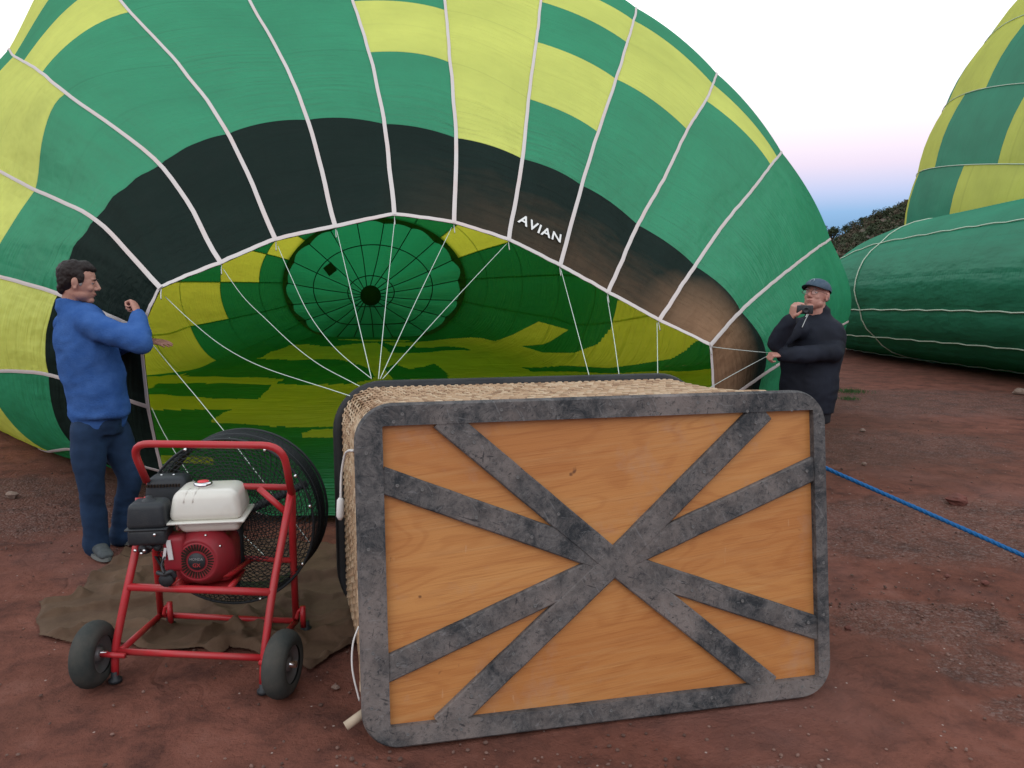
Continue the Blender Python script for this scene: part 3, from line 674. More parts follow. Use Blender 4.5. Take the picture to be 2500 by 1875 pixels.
def basket():
    iTL, iTR, iBR, iBL = onface(941, 1029), onface(1989, 1010), onface(1991, 1652), onface(945, 1777)
    s0, s1 = (iTL[0]+iBL[0])/2, (iTR[0]+iBR[0])/2; t1, t0 = (iTL[1]+iTR[1])/2, (iBL[1]+iBR[1])/2
    # plywood panel
    rr_ = rrect(.012, BW-.012, .012, BH-.012, .13, 12); nr_ = len(rr_)
    mk('plywood_base', [FP(a, b, .020) for a, b in rr_]+[FP(a, b, .038) for a, b in rr_], [tuple(range(nr_)), tuple(range(nr_, 2*nr_))[::-1]]+[(i, (i+1) % nr_, nr_+(i+1) % nr_, nr_+i) for i in range(nr_)], M['ply'], bk, False)
    # four base rails cut with outer radius : build ring sector by sector between outer rounded rect and inner rect
    outer = rrect(0, BW, 0, BH, .135, 12); inner = rrect(s0, s1, t0, t1, .006, 12)
    def ringpart(idx, name, lift):
        V = []; F = []; n = len(idx)
        for q in idx:
            o_, i_ = outer[q % len(outer)], inner[q % len(inner)]
            i_ = np.array(i_); o_ = np.array(o_); m_ = o_+(i_-o_)*.12
            V += [FP(o_[0], o_[1], .035), FP(o_[0], o_[1], .004+lift), FP(m_[0], m_[1], -.008+lift), FP(i_[0], i_[1], -.008+lift), FP(i_[0], i_[1], .021)]
        for a in range(n-1):
            for k in range(4): F.append((a*5+k, a*5+k+1, (a+1)*5+k+1, (a+1)*5+k))
            F.append((a*5+4, a*5, (a+1)*5, (a+1)*5+4))
        F += [tuple(range(5)), tuple((n-1)*5+k for k in range(5))[::-1]]
        o = mk(name, V, F, M['rubber'], bk, False); return o
    N_ = len(outer)
    # subdivide long edges so bevel/noise look right
    ringpart(list(range(0, N_))+[N_], 'base_frame', 0)
    # runners
    cen = onface(1500, 1373)
    ends = [(1090,1029,0), (1857,1011,.0015), (941,1175,.003), (943,1637,.0045), (1092,1765,.001), (1870,1668,.0025), (1991,1143,.0035), (1991,1533,.005)]
    rad = []
    for (px, py, l) in ends:
        e = onface(px, py); e = np.array(e); d = e-cen; L_ = np.linalg.norm(d); d /= L_; s = np.array([-d[1], d[0]]); w = .0450
        st = cen - d*.0 if l in (0, .0015, .001, .0025) else cen+d*.03
        V = []; k = 14
        # clip end to the inner frame line by extending slightly beneath the frame
        e2 = e+d*.02
        for i in range(k+1):
            c_ = st+(e2-st)*i/k; j = noise.noise((i*.7, px*.01, 2))*.0015
            for (off, n_) in ((-w, .021), (-w, -.001+l), (-w+.005, -.006+l), (w-.005, -.006+l), (w, -.001+l), (w, .021)):
                q = c_+s*(off+j); V.append(FP(q[0], q[1], n_))
        F = [(i*6+a, i*6+a+1, (i+1)*6+a+1, (i+1)*6+a) for i in range(k) for a in range(5)]+[(0, 1, 2, 3, 4, 5), tuple(k*6+a for a in range(6))[::-1]]
        mk('base_runner', V, F, M['rubber'], bk, False)
        rad.append((st, e, s))
    # screws
    def screw(s, t):
        g = lathe(FP(s, t, -.0075), -en, [(0, .0065), (.0012, .006), (.0016, .0045), (.0006, .0035), (.0006, .0)], 10); mk('screw', g[0], g[1], M['screw'], bk)
    for i in range(9):
        x = .15+(BW-.3)*i/8
        for t in (BH-.035, BH-.07, .045): screw(x+rng.uniform(-.02, .02), t+rng.uniform(-.006, .006))
    for i in range(6):
        y = .15+(BH-.3)*i/5
        for s in (.04, BW-.03): screw(s+rng.uniform(-.005, .005), y+rng.uniform(-.02, .02))
    for st, e, sd in rad:
        for f in (.35, .6, .85, .95): q = st+(e-st)*f+sd*rng.uniform(-.02, .02); screw(q[0], q[1])
    # hide edging behind frame
    path = rrect(.018, BW-.018, .018, BH-.018, .13, 12)
    V = []; F = []; n = len(path)
    for q, (a, b) in enumerate(path):
        cxy = np.array([a-BW/2, b-BH/2]); nrmv = cxy/np.linalg.norm(cxy); j = .004*noise.noise((q*.5, 0, 0))
        for (o_, d_) in ((0, .03), (.010+j, .036), (.012+j, .07), (.002, .085)): V.append(FP(a+nrmv[0]*o_, b+nrmv[1]*o_, d_))
    for i in range(n):
        for k in range(3): F.append((i*4+k, i*4+k+1, ((i+1) % n)*4+k+1, ((i+1) % n)*4+k))
    mk('hide_edging', V, F, M['leather'], bk)
    # shell: tube of rounded rect from base (n=.04) to top rim (n=DEP), tiny flare
    DEP = 1.08
    def ring(n_, inset, r=.15): return rrect(.03-n_*.056+(inset-.05), BW-.03-inset, .02+n_*.11, BH-.03+n_*.060-(inset-.05), r, 10)
    prof = [(.04, .032), (.25, .050), (.6, .058), (.9, .050), (DEP, .044)]
    def shell(f_out, name, m, smooth=True):
        V = []; F = []
        for n_, ins in prof:
            for (a, b) in ring(n_, ins+f_out): V.append(FP(a, b, n_))
        q = len(ring(0, .05))
        for i in range(len(prof)-1):
            for k in range(q): F.append((i*q+k, i*q+(k+1) % q, (i+1)*q+(k+1) % q, (i+1)*q+k))
        mk(name, V, F, m, bk)
    shell(.006, 'gap_shade_backing', M['gap_dark'])  # dark sheet behind the strands, its colour is the shade between them
    # woven willow strands
    per = []
    base = ring(0, .05); pts = np.array(base+[base[0]]); seg = np.linalg.norm(np.diff(pts, axis=0), axis=1); cum = np.concatenate([[0], np.cumsum(seg)]); Ltot = cum[-1]
    def at(s, n_):
        ins = np.interp(n_, [p[0] for p in prof], [p[1] for p in prof]); bb = ring(0, ins); q = np.array(bb+[bb[0]])
        s = s % Ltot; i = min(np.searchsorted(cum, s, side='right')-1, len(seg)-1); t = (s-cum[i])/(seg[i]+1e-9); p = q[i]*(1-t)+q[i+1]*t
        tn = (q[i+1]-q[i]); tn = tn/(np.linalg.norm(tn)+1e-9) if np.linalg.norm(tn) > 1e-6 else np.array([1, 0]); no = np.array([tn[1], -tn[0]]); return p, no
    cache = {}
    groups = [Geo(), Geo(), Geo()]
    rows = 12; ncol = int(Ltot/.0165)
    for r in range(rows):
        for c_ in range(ncol):
            n_ = .10+(DEP-.16)*(r+.5*(c_ % 2)+rng.uniform(-.06, .06))/(rows-.5)
            ins = np.interp(n_, [p[0] for p in prof], [p[1] for p in prof]); key = round(n_, 2)
            if key not in cache: bb = ring(key, ins); cache[key] = np.array(bb+[bb[0]])
            q = cache[key]
            def at2(s):
                s = s % Ltot; i = min(np.searchsorted(cum, s, side='right')-1, len(seg)-1); t = (s-cum[i])/(seg[i]+1e-9); p = q[i]*(1-t)+q[i+1]*t
                tn = q[i+1]-q[i]; l = np.linalg.norm(tn); tn = tn/l if l > 1e-6 else np.array([1., 0]); return p, np.array([tn[1], -tn[0]])
            s = (c_+rng.uniform(-.12, .12))*.0165; hl = .041+rng.uniform(-.006, .008); th = .0054+rng.uniform(-.0006, .0008); row = []; dirs = 1 if abs(at2(s)[1][1]) > .7 else -1
            for f, ht in ((-1, -.012), (-.5, .009), (.5, .009), (1, -.012)):
                p, no = at2(s+f*.016*dirs); nn = max(.06, n_+f*hl); w3 = FP(p[0]+no[0]*ht, p[1]+no[1]*ht, nn); n3 = ex*no[0]+ez*no[1]; t3 = np.cross(n3, en); row.append((w3, n3, t3))
            V = []
            for w3, n3, t3 in row: V += [w3+n3*th, w3+t3*th, w3-n3*th*.4, w3-t3*th]
            F = [(i*4+a, i*4+(a+1) % 4, (i+1)*4+(a+1) % 4, (i+1)*4+a) for i in range(3) for a in range(4)]+[(0, 1, 2, 3), (12, 15, 14, 13)]
            groups[int(rng.choice(3, p=[.5, .3, .2]))].add((V, F))
    mw = [M['wicker'], mat('willow_pale', (.46, .32, .20), .5, col2=(.56, .42, .28), vscale=20), mat('willow_brown', (.22, .125, .068), .55, col2=(.34, .21, .12), vscale=20)]
    for g, m_ in zip(groups, mw):
        o = g.obj('wicker_weave', m_, bk); o['kind'] = 'stuff'
    # black padded rim
    rp = [FP(a, b, DEP+.02) for (a, b) in rrect(-.048, BW-.035, .185, BH+.040, .2, 10)]
    g = tube(rp, [(.040, .040)]*len(rp), 14, closed=True); mk('rim_padding', g[0], g[1], M['pad'], bk)
    rp = [FP(a, b, DEP-.045) for (a, b) in rrect(-.050, BW-.04, .185, BH+.034, .19, 10)]
    V = []; 
    g = tube(rp, [(.030, .012)]*len(rp), 8, closed=True); mk('rim_cover', g[0], g[1], M['pad'], bk)
    # toggle on a cord, left side
    def side(px, py, n_): 
        return P(px, py, (FB0+en*n_)[1])
    a = side(872, 1090, .06); b = side(850, 1130, .2); c2 = side(845, 1190, .25)
    g = tube(crom([FP(-.002, 1.03, .10), FP(-.028, 1.01, .24), FP(-.046, .93, .30), FP(-.052, .83, .31)], 6), .005, 6); mk('toggle_cord', g[0], g[1], M['white'], bk)
    g = tube([FP(-.052, .835, .312), FP(-.053, .825, .312), FP(-.056, .765, .312), FP(-.057, .75, .312)], [.007, .014, .015, .006], 12); mk('toggle', g[0], g[1], M['white'], bk)
    g = tube(crom([FP(.0, .42, .05), FP(-.022, .36, .05), FP(-.026, .27, .05), FP(-.005, .16, .05)], 6), .0035, 6); mk('edge_rope', g[0], g[1], M['white'], bk)
    g = tube([FP(.02, .105, .09), FP(-.055, .065, .075)], .0165, 12); mk('wooden_peg', g[0], g[1], mat('bare_wood', (.50, .40, .29), .7), bk)
basket()

# ================================================================== FAN
M['red'] = mat('red_paint', (.46, .022, .028), .38, spec=.5, col2=(.36, .05, .045), vscale=7, lo=.45, hi=.75, bump=.0006, bscale=90)
M['redp'] = mat('engine_red', (.33, .018, .030), .42, col2=(.24, .03, .035), vscale=9)
M['tank'] = mat('white_tank', (.72, .70, .62), .3, spec=.5, coat=.3, col2=(.62, .58, .50), vscale=4, lo=.5, hi=.8)
M['bplast'] = mat('black_plastic', (.022, .026, .030), .5, spec=.4, bump=.0008, bscale=200, col2=(.05, .05, .05), vscale=9, lo=.5, hi=.8)
M['tyre'] = mat('tyre_rubber', (.035, .042, .040), .85, spec=.2, col2=(.075, .07, .06), vscale=6, bump=.001, bscale=80)
M['chrome'] = mat('chrome', (.75, .75, .74), .15, metal=1)
M['wire'] = mat('black_wire', (.022, .026, .028), .5, spec=.3)
M['rim'] = mat('wheel_rim', (.20, .20, .20), .4, metal=.6)
M['gsticker'] = mat('grey_print', (.22, .22, .22), .6)
M['sticker'] = mat('paper_label', (.62, .60, .58), .6)
fan = empty('inflation_fan', G(470, 1650), 'red tubular frame inflation fan on two wheels, with petrol engine and black wire cage', 'fan')
TR = .0155
def bar(pts, r=TR, name='frame_tube', m=None, rb=.06, seg=12):
    g = tube(bend(pts, rb, 6), r, seg); return mk(name, g[0], g[1], m or M['red'], fan)
yn_l, yn_r = 2.98, 2.90
bar([P(358,1175,3.22), P(318,1083,3.14), P(690,1088,3.08), P(712,1205,3.14)], name='handle', rb=.085)
bar([P(712,1195,3.15), P(664,1448,2.97), P(645,1597,2.90), P(642,1668,2.885)], name='leg', rb=.15)
bar([P(340,1215,3.15), P(336,1327,3.10), P(312,1430,3.03), P(281,1583,2.98), P(281,1648,2.97)], name='leg', rb=.1)
bar([P(712,1200,3.15), P(716,1360,3.32), P(723,1516,3.45)], name='leg', rb=.1)
bar([P(360,1215,3.22), P(380,1345,3.35), P(393,1501,3.50)], name='leg', rb=.1)
bar([P(315,1433,3.03), P(664,1446,2.975)], name='crossbar'); bar([P(283,1590,2.98), P(642,1606,2.90)], name='crossbar', r=.0135)
bar([P(393,1501,3.50), P(723,1516,3.45)], name='crossbar', r=.0135); bar([P(295,1588,2.98), P(393,1501,3.50)], name='crossbar', r=.0135)
bar([P(648,1606,2.90), P(723,1516,3.45)], name='crossbar', r=.0135)
bar([P(382,1352,3.36), P(712,1368,3.32)], name='crossbar', r=.013); bar([P(362,1182,3.36), P(711,1190,3.20)], name='crossbar', r=.0135)
bar([P(632,1192,3.15), P(703,1255,3.13)], name='brace', r=.013)
bar([P(430,1432,3.02), P(470,1385,3.33)], name='brace', r=.012); bar([P(560,1438,3.0), P(590,1400,3.33)], name='brace', r=.012)
bar([P(470,1400,3.1), P(560,1405,3.1), P(610,1368,3.33)], name='brace', r=.012)
# feet and pins
for (px, py, Y) in ((281, 1650, 2.97), (416, 1522, 3.49), (747, 1522, 3.44), (643, 1668, 2.885)):
    p = P(px, py, Y); p[2] = .0
    g = Geo(); g.add(lathe(p, (0, 0, 1), [(0, 0), (0, .026), (.012, .026), (.02, .016), (.045, .015), (.045, 0)], 14)); g.obj('foot', M['bplast'], fan)
for (px, py, Y) in ((416, 1505, 3.47), (740, 1515, 3.42)):
    p = P(px, py, Y); g = tube([p+np.array([0, 0, .07]), p+np.array([0, 0, -.03])], .013, 10); mk('socket', g[0], g[1], M['red'], fan)
    g = tube(crom([p+np.array([.0, 0, .055]), p+np.array([-.02, 0, .045]), p+np.array([-.03, 0, .01])], 5), .009, 8); mk('pin', g[0], g[1], M['red'], fan)
# wheels
def wheel(c, ax):
    w = .044
    prof = []
    for t in np.linspace(-115, 115, 25):
        a = math.radians(t); x = w*math.sin(a)*1.05; r = .090+.042*math.cos(a)
        if abs(t) < 60: r -= .002*(1 if int(round((t+60)/9.6)) % 2 else 0)
        prof.append((x, r))
    g = lathe(c, ax, prof, 48); o = mk('wheel', g[0], g[1], M['tyre'], fan)
    rp = [(-.034, .074), (-.03, .070), (-.02, .062), (-.012, .030), (-.030, .026), (-.033, 0), (.033, 0), (.030, .026), (.012, .030), (.02, .062), (.03, .070), (.034, .074)]
    g = lathe(c, ax, rp, 32); mk('rim', g[0], g[1], M['rim'], o)
    g = lathe(c, ax, [(-.055, 0), (-.055, .013), (.055, .013), (.055, 0)], 14); mk('hub', g[0], g[1], M['chrome'], o)
cl = P(228, 1588, 2.95); cl[2] = .127; cr_ = P(690, 1607, 2.87); cr_[2] = .127
axd = cr_-cl; axd[2] = 0; axd /= np.linalg.norm(axd)
wheel(cl, axd+np.array([0, .10, 0])); wheel(cr_, axd)
g = tube([cl, cl+(cr_-cl)*.17], .011, 10); mk('axle', g[0], g[1], M['red'], fan); g = tube([cr_-(cr_-cl)*.12, cr_], .011, 10); mk('axle', g[0], g[1], M['red'], fan)
# cage
cn = P(560, 1275, 3.34); RC = .372; DC = .235; FD = np.array([.02, 1, 0]); FD /= np.linalg.norm(FD); FX = np.array([1., -.02, 0]); FZ = np.array([0, 0, 1.])
def circ(c, r, n=56): return [c+FX*r*math.cos(2*PI*i/n)+FZ*r*math.sin(2*PI*i/n) for i in range(n)]
def cage():
    g = Geo(); wr = .0019
    for i in range(22):
        r = .05+(RC-.05)*i/21; dome = -.035*(1-(r/RC)**2); g.add(tube(circ(cn+FD*dome, r), wr, 3, closed=True))
    for i in range(14):
        r = .05+(RC-.05)*i/13; g.add(tube(circ(cn+FD*(DC+.03*(1-(r/RC)**2)), r, 40), wr, 3, closed=True))
    nb = 90
    for i in range(nb):
        for tw in (1,):
            pts = []
            for k in range(9):
                f = k/8; r = .05+(RC-.05)*f; a = 2*PI*i/nb+tw*.75*f; pts.append(cn+FD*(-.035*(1-(r/RC)**2))+FX*r*math.cos(a)+FZ*r*math.sin(a))
            g.add(tube(pts, wr, 3))
    for i in range(52):
        a = 2*PI*i/52; pts = []
        for k in range(6):
            f = k/5; r = RC-(RC-.05)*f; aa = a-.6*f; pts.append(cn+FD*(DC+.03*(1-(r/RC)**2))+FX*r*math.cos(aa)+FZ*r*math.sin(aa))
        g.add(tube(pts, wr, 3))
    for i in range(16): g.add(tube(circ(cn+FD*(DC*i/15), RC+.002), .0016, 3, closed=True))
    for i in range(96):
        a = 2*PI*i/96; b = a+.14; g.add(tube([cn+FX*RC*math.cos(a)+FZ*RC*math.sin(a), cn+FD*DC+FX*RC*math.cos(b)+FZ*RC*math.sin(b)], wr, 3))
    o = g.obj('wire_guard', M['wire'], fan); o['kind'] = 'stuff'
    for dd, rr in ((0, .006), (DC, .006), (DC*.5, .004)):
        q = tube(circ(cn+FD*dd, RC+.003), rr, 8, closed=True); mk('guard_hoop', q[0], q[1], M['wire'], fan)
    # shroud band: solid dark duct at the far end
    V = []; F = []; n = 56
    for dd in (DC*.45, DC*.98):
        V += circ(cn+FD*dd, RC-.006, n)
    F = [(i, (i+1) % n, n+(i+1) % n, n+i) for i in range(n)]; mk('duct_band', V, F, M['wire'], fan)
    for a in (35, 62, 118, 150, 330, 12, 200, 235, 290):
        p = cn+FX*RC*math.cos(math.radians(a))+FZ*RC*math.sin(math.radians(a)); q = ell(p+np.array([0, -.01, 0]), .0085, None, 8, 6); mk('bolt', q[0], q[1], M['chrome'], fan)
    # propeller
    ctr = cn+FD*(DC*.5)
    q = lathe(ctr-FD*.05, FD, [(0, 0), (0, .045), (.1, .045), (.1, 0)], 18); mk('propeller_hub', q[0], q[1], M['bplast'], fan)
    for b in range(3):
        a0 = math.radians(25+120*b); V = []; F = []; n = 8
        for i in range(n+1):
            f = i/n; r = .04+(RC-.06)*f; ch = .026*(1-.35*f); pit = math.radians(50-30*f)
            rd = FX*math.cos(a0)+FZ*math.sin(a0); td = -FX*math.sin(a0)+FZ*math.cos(a0)
            for s, th in ((-1, 0), (0, .005), (1, 0), (0, -.005)):
                V.append(ctr+rd*r+(td*math.cos(pit)+FD*math.sin(pit))*ch*s+(FD*math.cos(pit)-td*math.sin(pit))*th)
        F = [(i*4+k, i*4+(k+1) % 4, (i+1)*4+(k+1) % 4, (i+1)*4+k) for i in range(n) for k in range(4)]+[(0, 1, 2, 3), (n*4, n*4+3, n*4+2, n*4+1)]
        mk('propeller_blade', V, F, M['bplast'], fan)
    q = tube([P(486, 1366, 3.15), ctr], .02, 10); mk('shaft', q[0], q[1], M['bplast'], fan)
cage()
# engine
def rbox(c, s, w, name, m, parent, R=None, seg=3, taper=None):
    V, F = box((0, 0, 0), s); V = np.array(V)
    if taper is not None:
        f = (V[:, 2]/s[2]+.5); V[:, 0] *= 1-(1-taper[0])*f; V[:, 1] *= 1-(1-taper[1])*f
    if R is not None: V = V @ np.asarray(R).T
    V = V+np.asarray(c); return bev(mk(name, V, F, m, parent), w, seg)
yaw = math.radians(8); RZ = np.array([[math.cos(yaw), -math.sin(yaw), 0], [math.sin(yaw), math.cos(yaw), 0], [0, 0, 1]])
def engine():
    eg = M['redp']; c0 = P(486, 1366, 3.06)
    rbox(P(510, 1355, 3.20), (.235, .20, .19), .04, 'crankcase', eg, fan, RZ)
    # recoil housing
    q = lathe(c0+np.array([0, .07, 0]), (-.03, -1, .02), [(0, .125), (.02, .125), (.055, .108), (.085, .090), (.092, .078), (.088, .076), (.088, .072)], 40); hs = mk('recoil_housing', q[0], q[1], eg, fan)
    q = lathe(c0+np.array([0, -.016, 0]), (-.03, -1, .02), [(0, .079), (.004, .078), (.006, .072), (.004, .038), (.004, .0)], 40); mk('recoil_disc', q[0], q[1], eg, hs)
    for i in range(34):
        a = 2*PI*i/34; d = np.array([math.cos(a), 0, math.sin(a)]); g = box(c0+d*.058+np.array([0, -.022, 0]), (1, 1, 1), np.stack([d*.026, np.array([0, .004, 0]), np.cross(d, [0, 1, 0])*.0062], 1)); mk('vent_slot', g[0], g[1], M['gap_dark'], hs, False)  # solid dark bars painted as the shade inside the slots
    for a0 in (35, 125, 350, 300):
        for rr in (.086, .093, .100):
            pts = [c0+np.array([math.cos(math.radians(a0+t))*rr, .003+(rr-.086)*1.6, math.sin(math.radians(a0+t))*rr]) for t in range(-18, 19, 6)]
            g = tube(pts, .0022, 4); mk('vent_slot', g[0], g[1], M['gap_dark'], hs, False)
    q = lathe(c0+np.array([0, -.024, 0]), (-.03, -1, .02), [(0, .036), (.003, .035), (.003, 0)], 28); mk('centre_badge', q[0], q[1], M['bplast'], hs)
    def txt(body, size, c, m):
        cu = bpy.data.curves.new('t', 'FONT'); cu.body = body; cu.size = size; cu.align_x = 'CENTER'; cu.extrude = .0004; cu.offset = .0003
        o = bpy.data.objects.new('t', cu); COL.objects.link(o); dg = bpy.context.evaluated_depsgraph_get(); me = bpy.data.meshes.new_from_object(o.evaluated_get(dg)); bpy.data.objects.remove(o)
        for v in me.vertices: v.co = Vector((c[0]+v.co.x, c[1]-v.co.z, c[2]+v.co.y))
        me.materials.clear(); link('lettering', me, m, hs)
    txt('HONDA', .0145, c0+np.array([0, -.0285, .006]), M['gsticker']); txt('GX', .022, c0+np.array([0, -.0285, -.022]), M['red'])
    for dx, dz in ((.087, .055), (-.08, .06), (.03, .1)):
        q = ell(c0+np.array([dx, .005, dz]), .006, None, 8, 6); mk('bolt', q[0], q[1], M['chrome'], hs)
    # tank : lower tub, flange, upper shell
    tc_ = P(515, 1235, 3.17); tk = rbox(tc_+np.array([0, 0, .028]), (.295, .235, .125), .035, 'fuel_tank', M['tank'], fan, RZ, 5, (.84, .84))
    rbox(tc_+np.array([0, 0, -.036]), (.312, .25, .010), .0045, 'tank_flange', M['tank'], tk, RZ, 2)
    V, F = box((0, 0, 0), (.255, .205, .05)); V = np.array(V); f = .5-V[:, 2]/.05; V[:, 0] *= 1-.12*f; V[:, 1] *= 1-.12*f; V[:, 0] += f*.018
    bev(mk('tank_tub', V @ RZ.T+tc_+np.array([0, 0, -.062]), F, M['tank'], tk), .02, 4)
    for dx in (-.035, .0):
        g = tube([tc_+RZ @ np.array([dx-.03, -.055, .0895]), tc_+RZ @ np.array([dx-.04, -.088, .080]), tc_+RZ @ np.array([dx-.045, -.106, .045])], [.006, .008, .003], 8); mk('tank_rib', g[0], g[1], M['tank'], tk)
    cc = tc_+RZ @ np.array([-.02, -.025, .088]); q = lathe(cc, (0, 0, 1), [(0, 0), (0, .034), (.006, .037), (.018, .037), (.023, .033), (.025, .024), (.022, .022)], 24); cp = mk('fuel_cap', q[0], q[1], M['chrome'], tk)
    q = lathe(cc+np.array([0, 0, .022]), (0, 0, 1), [(0, .0235), (.005, .021), (.006, 0)], 20); mk('cap_centre', q[0], q[1], mat('cap_red', (.75, .06, .07), .4), cp)
    g = box(tc_+RZ @ np.array([.132, -.02, .022]), (1, 1, 1), np.stack([RZ @ [.004, 0, .001], RZ @ [0, .09, 0], RZ @ [-.002, 0, .014]], 1)); mk('tank_decal', g[0], g[1], M['redp'], tk, False)
    # air cleaner (near) and muffler guard (behind)
    ac = P(366, 1252, 3.06); a = rbox(ac, (.155, .13, .105), .022, 'air_cleaner', M['bplast'], fan, RZ, 4, (.88, .88))
    rbox(ac+np.array([0, 0, -.085]), (.15, .125, .07), .018, 'air_cleaner_base', M['bplast'], a, RZ, 3)
    rbox(ac+np.array([0, 0, -.052]), (.162, .137, .008), .003, 'seam_lip', M['bplast'], a, RZ, 2)
    q = lathe(ac+np.array([0, 0, .05]), (0, 0, 1), [(0, .03), (.006, .026), (.012, .012), (.02, .012), (.022, .0)], 16); mk('wing_knob', q[0], q[1], M['bplast'], a)
    mu = P(415, 1192, 3.28); b = rbox(mu, (.19, .14, .12), .028, 'muffler_guard', M['bplast'], fan, RZ, 4, (.84, .8))
    for i in range(11):
        g = box(mu+RZ @ np.array([-.07+i*.0125, -.064, .028]), (.006, .012, .012)); mk('guard_slot', g[0], g[1], M['gap_dark'], b, False)  # dark blocks give the shaded insides of the guard openings
    for dx in (-.028, .022):
        q = ell(mu+RZ @ np.array([dx, -.01, .062]), (.006, .006, .004), None, 8, 6); mk('guard_bolt', q[0], q[1], M['chrome'], b)
    # carburettor clutter
    rnd = random.Random(4); g = Geo()
    for i in range(16):
        p = P(372+rnd.uniform(-38, 30), 1322+rnd.uniform(-22, 18), 3.06+rnd.uniform(-.03, .05)); r = rnd.uniform(.009, .022)
        d = np.array([rnd.uniform(-1, 1), rnd.uniform(-1, .2), rnd.uniform(-1, 1)]); g.add(lathe(p, d, [(0, 0), (0, r), (.02, r), (.024, r*.6), (.024, 0)], 10))
    g.obj('carburettor', M['bplast'], fan, False)
    for (px, py) in ((352, 1345), (377, 1306), (345, 1352), (330, 1345)):
        q = ell(P(px, py, 2.99), (.007, .005, .007), None, 8, 6); mk('bolt', q[0], q[1], M['chrome'], fan)
    g = tube(crom([P(415, 1340, 3.05), P(395, 1375, 3.0), P(400, 1400, 2.97)], 5), .004, 6); mk('starter_cord', g[0], g[1], M['bplast'], fan)
    q = tube(crom([P(385, 1398, 3.0), P(400, 1402, 2.98), P(418, 1396, 2.99), P(428, 1408, 3.0)], 5), [.009]*16, 8); mk('starter_grip', q[0], q[1], M['bplast'], fan)
    q = lathe(P(412, 1410, 3.02), (0, -1, 0), [(0, 0), (0, .03), (.03, .028), (.03, 0)], 14); mk('oil_plug', q[0], q[1], M['bplast'], fan)
    # stickers and side plate
    rbox(P(432, 1345, 3.08), (.085, .10, .15), .02, 'fan_cover_side', eg, fan, RZ, 3)
    g = box(P(414, 1343, 3.023), (.019, .003, .082), [[.99, 0, -.1], [0, 1, 0], [.1, 0, .99]]); mk('label', g[0], g[1], M['sticker'], fan, False)
    g = box(P(402, 1352, 3.021), (.011, .003, .048), [[.99, 0, .2], [0, 1, 0], [-.2, 0, .99]]); mk('label', g[0], g[1], M['sticker'], fan, False)
    rbox(P(560, 1330, 3.3), (.12, .06, .22), .02, 'cylinder_shroud', M['bplast'], fan, RZ, 3)
    rbox(P(492, 1300, 3.2), (.2, .12, .03), .01, 'tank_bracket', eg, fan, RZ, 2)
    V, F = box(P(500, 1412, 3.2), (.28, .2, .008)); mk('engine_plate', V, F, M['red'], fan, False)
engine()

# ================================================================== TARP
def tarp():
    out = [(85,1555),(90,1470),(170,1462),(235,1400),(300,1345),(420,1330),(600,1320),(830,1335),(900,1420),(900,1560),(810,1600),(760,1640),(700,1610),(620,1612),(560,1585),(530,1604),(500,1580),(455,1588),(400,1590),(330,1572),(210,1574),(130,1565)]
    poly = np.array([G(*p)[:2] for p in out]); x0, y0 = poly.min(0); x1, y1 = poly.max(0); nx, ny = 320, 200
    X, Y = np.meshgrid(np.linspace(x0, x1, nx), np.linspace(y0, y1, ny)); wx = np.array([[noise.noise((a*4, b*4, 2))*.05 for a, b in zip(r, s)] for r, s in zip(X, Y)])
    ins = inpoly(X+wx, Y+wx, poly)
    def h(a, b):
        q = abs(noise.noise((a*2.3+b*1.2, b*4.0-a*1.7, 7)))*.30+abs(noise.noise((a*5.1-b*2, b*8.5+a*3, 3)))*.12+noise.noise((a*12, b*22, 3))*.012; return .008+max(0, .085-q)**1.0*1.0+max(0, noise.noise((a*2.6, b*3.5, 12)))*.035
    ed = ins.astype(float)
    for _ in range(16): ed[1:-1, 1:-1] = np.minimum(ins[1:-1, 1:-1], (ed[:-2, 1:-1]+ed[2:, 1:-1]+ed[1:-1, :-2]+ed[1:-1, 2:])/4)
    Z = np.array([[h(a, b) for a, b in zip(r, s)] for r, s in zip(X, Y)])*.6; Z = Z*np.clip((ed-.35)*1.9, .15, 1)+.004; idx = -np.ones(X.shape, int); V = []; F = []
    for j in range(ny):
        for i in range(nx):
            if ins[j, i]: idx[j, i] = len(V); V.append((X[j, i], Y[j, i], Z[j, i]))
    for j in range(ny-1):
        for i in range(nx-1):
            q = (idx[j, i], idx[j, i+1], idx[j+1, i+1], idx[j+1, i])
            if min(q) >= 0: F.append(q)
    m = mat('brown_canvas', (.080, .046, .027), .9, col2=(.125, .076, .046), vscale=5, bump=.003, bscale=35)
    o = mk('tarpaulin', V, F, m); tagp(o, 'crumpled brown canvas tarpaulin spread on the dirt under the fan', 'tarpaulin')
tarp()

# ================================================================== ROPE
def rope():
    pts = crom([P(1900, 1090, 3.4), P(2032, 1150, 3.34), P(2200, 1224, 3.22), P(2370, 1299, 3.1), P(2500, 1357, 3.0), P(2760, 1472, 2.85)], 30); n = len(pts); g = Geo()
    pts, T, A, B = frames(pts)
    for s in range(3):
        q = []; d = 0
        for i in range(n):
            if i: d += np.linalg.norm(pts[i]-pts[i-1])
            a = d*95+s*2*PI/3; q.append(pts[i]+(A[i]*math.cos(a)+B[i]*math.sin(a))*.0042)
        g.add(tube(q, .0058, 6))
    o = g.obj('tether_rope', mat('blue_rope', (.004, .105, .29), .6, bump=.001, bscale=400)); tagp(o, 'taut bright blue rope running from behind the basket to the lower right', 'rope')
rope()

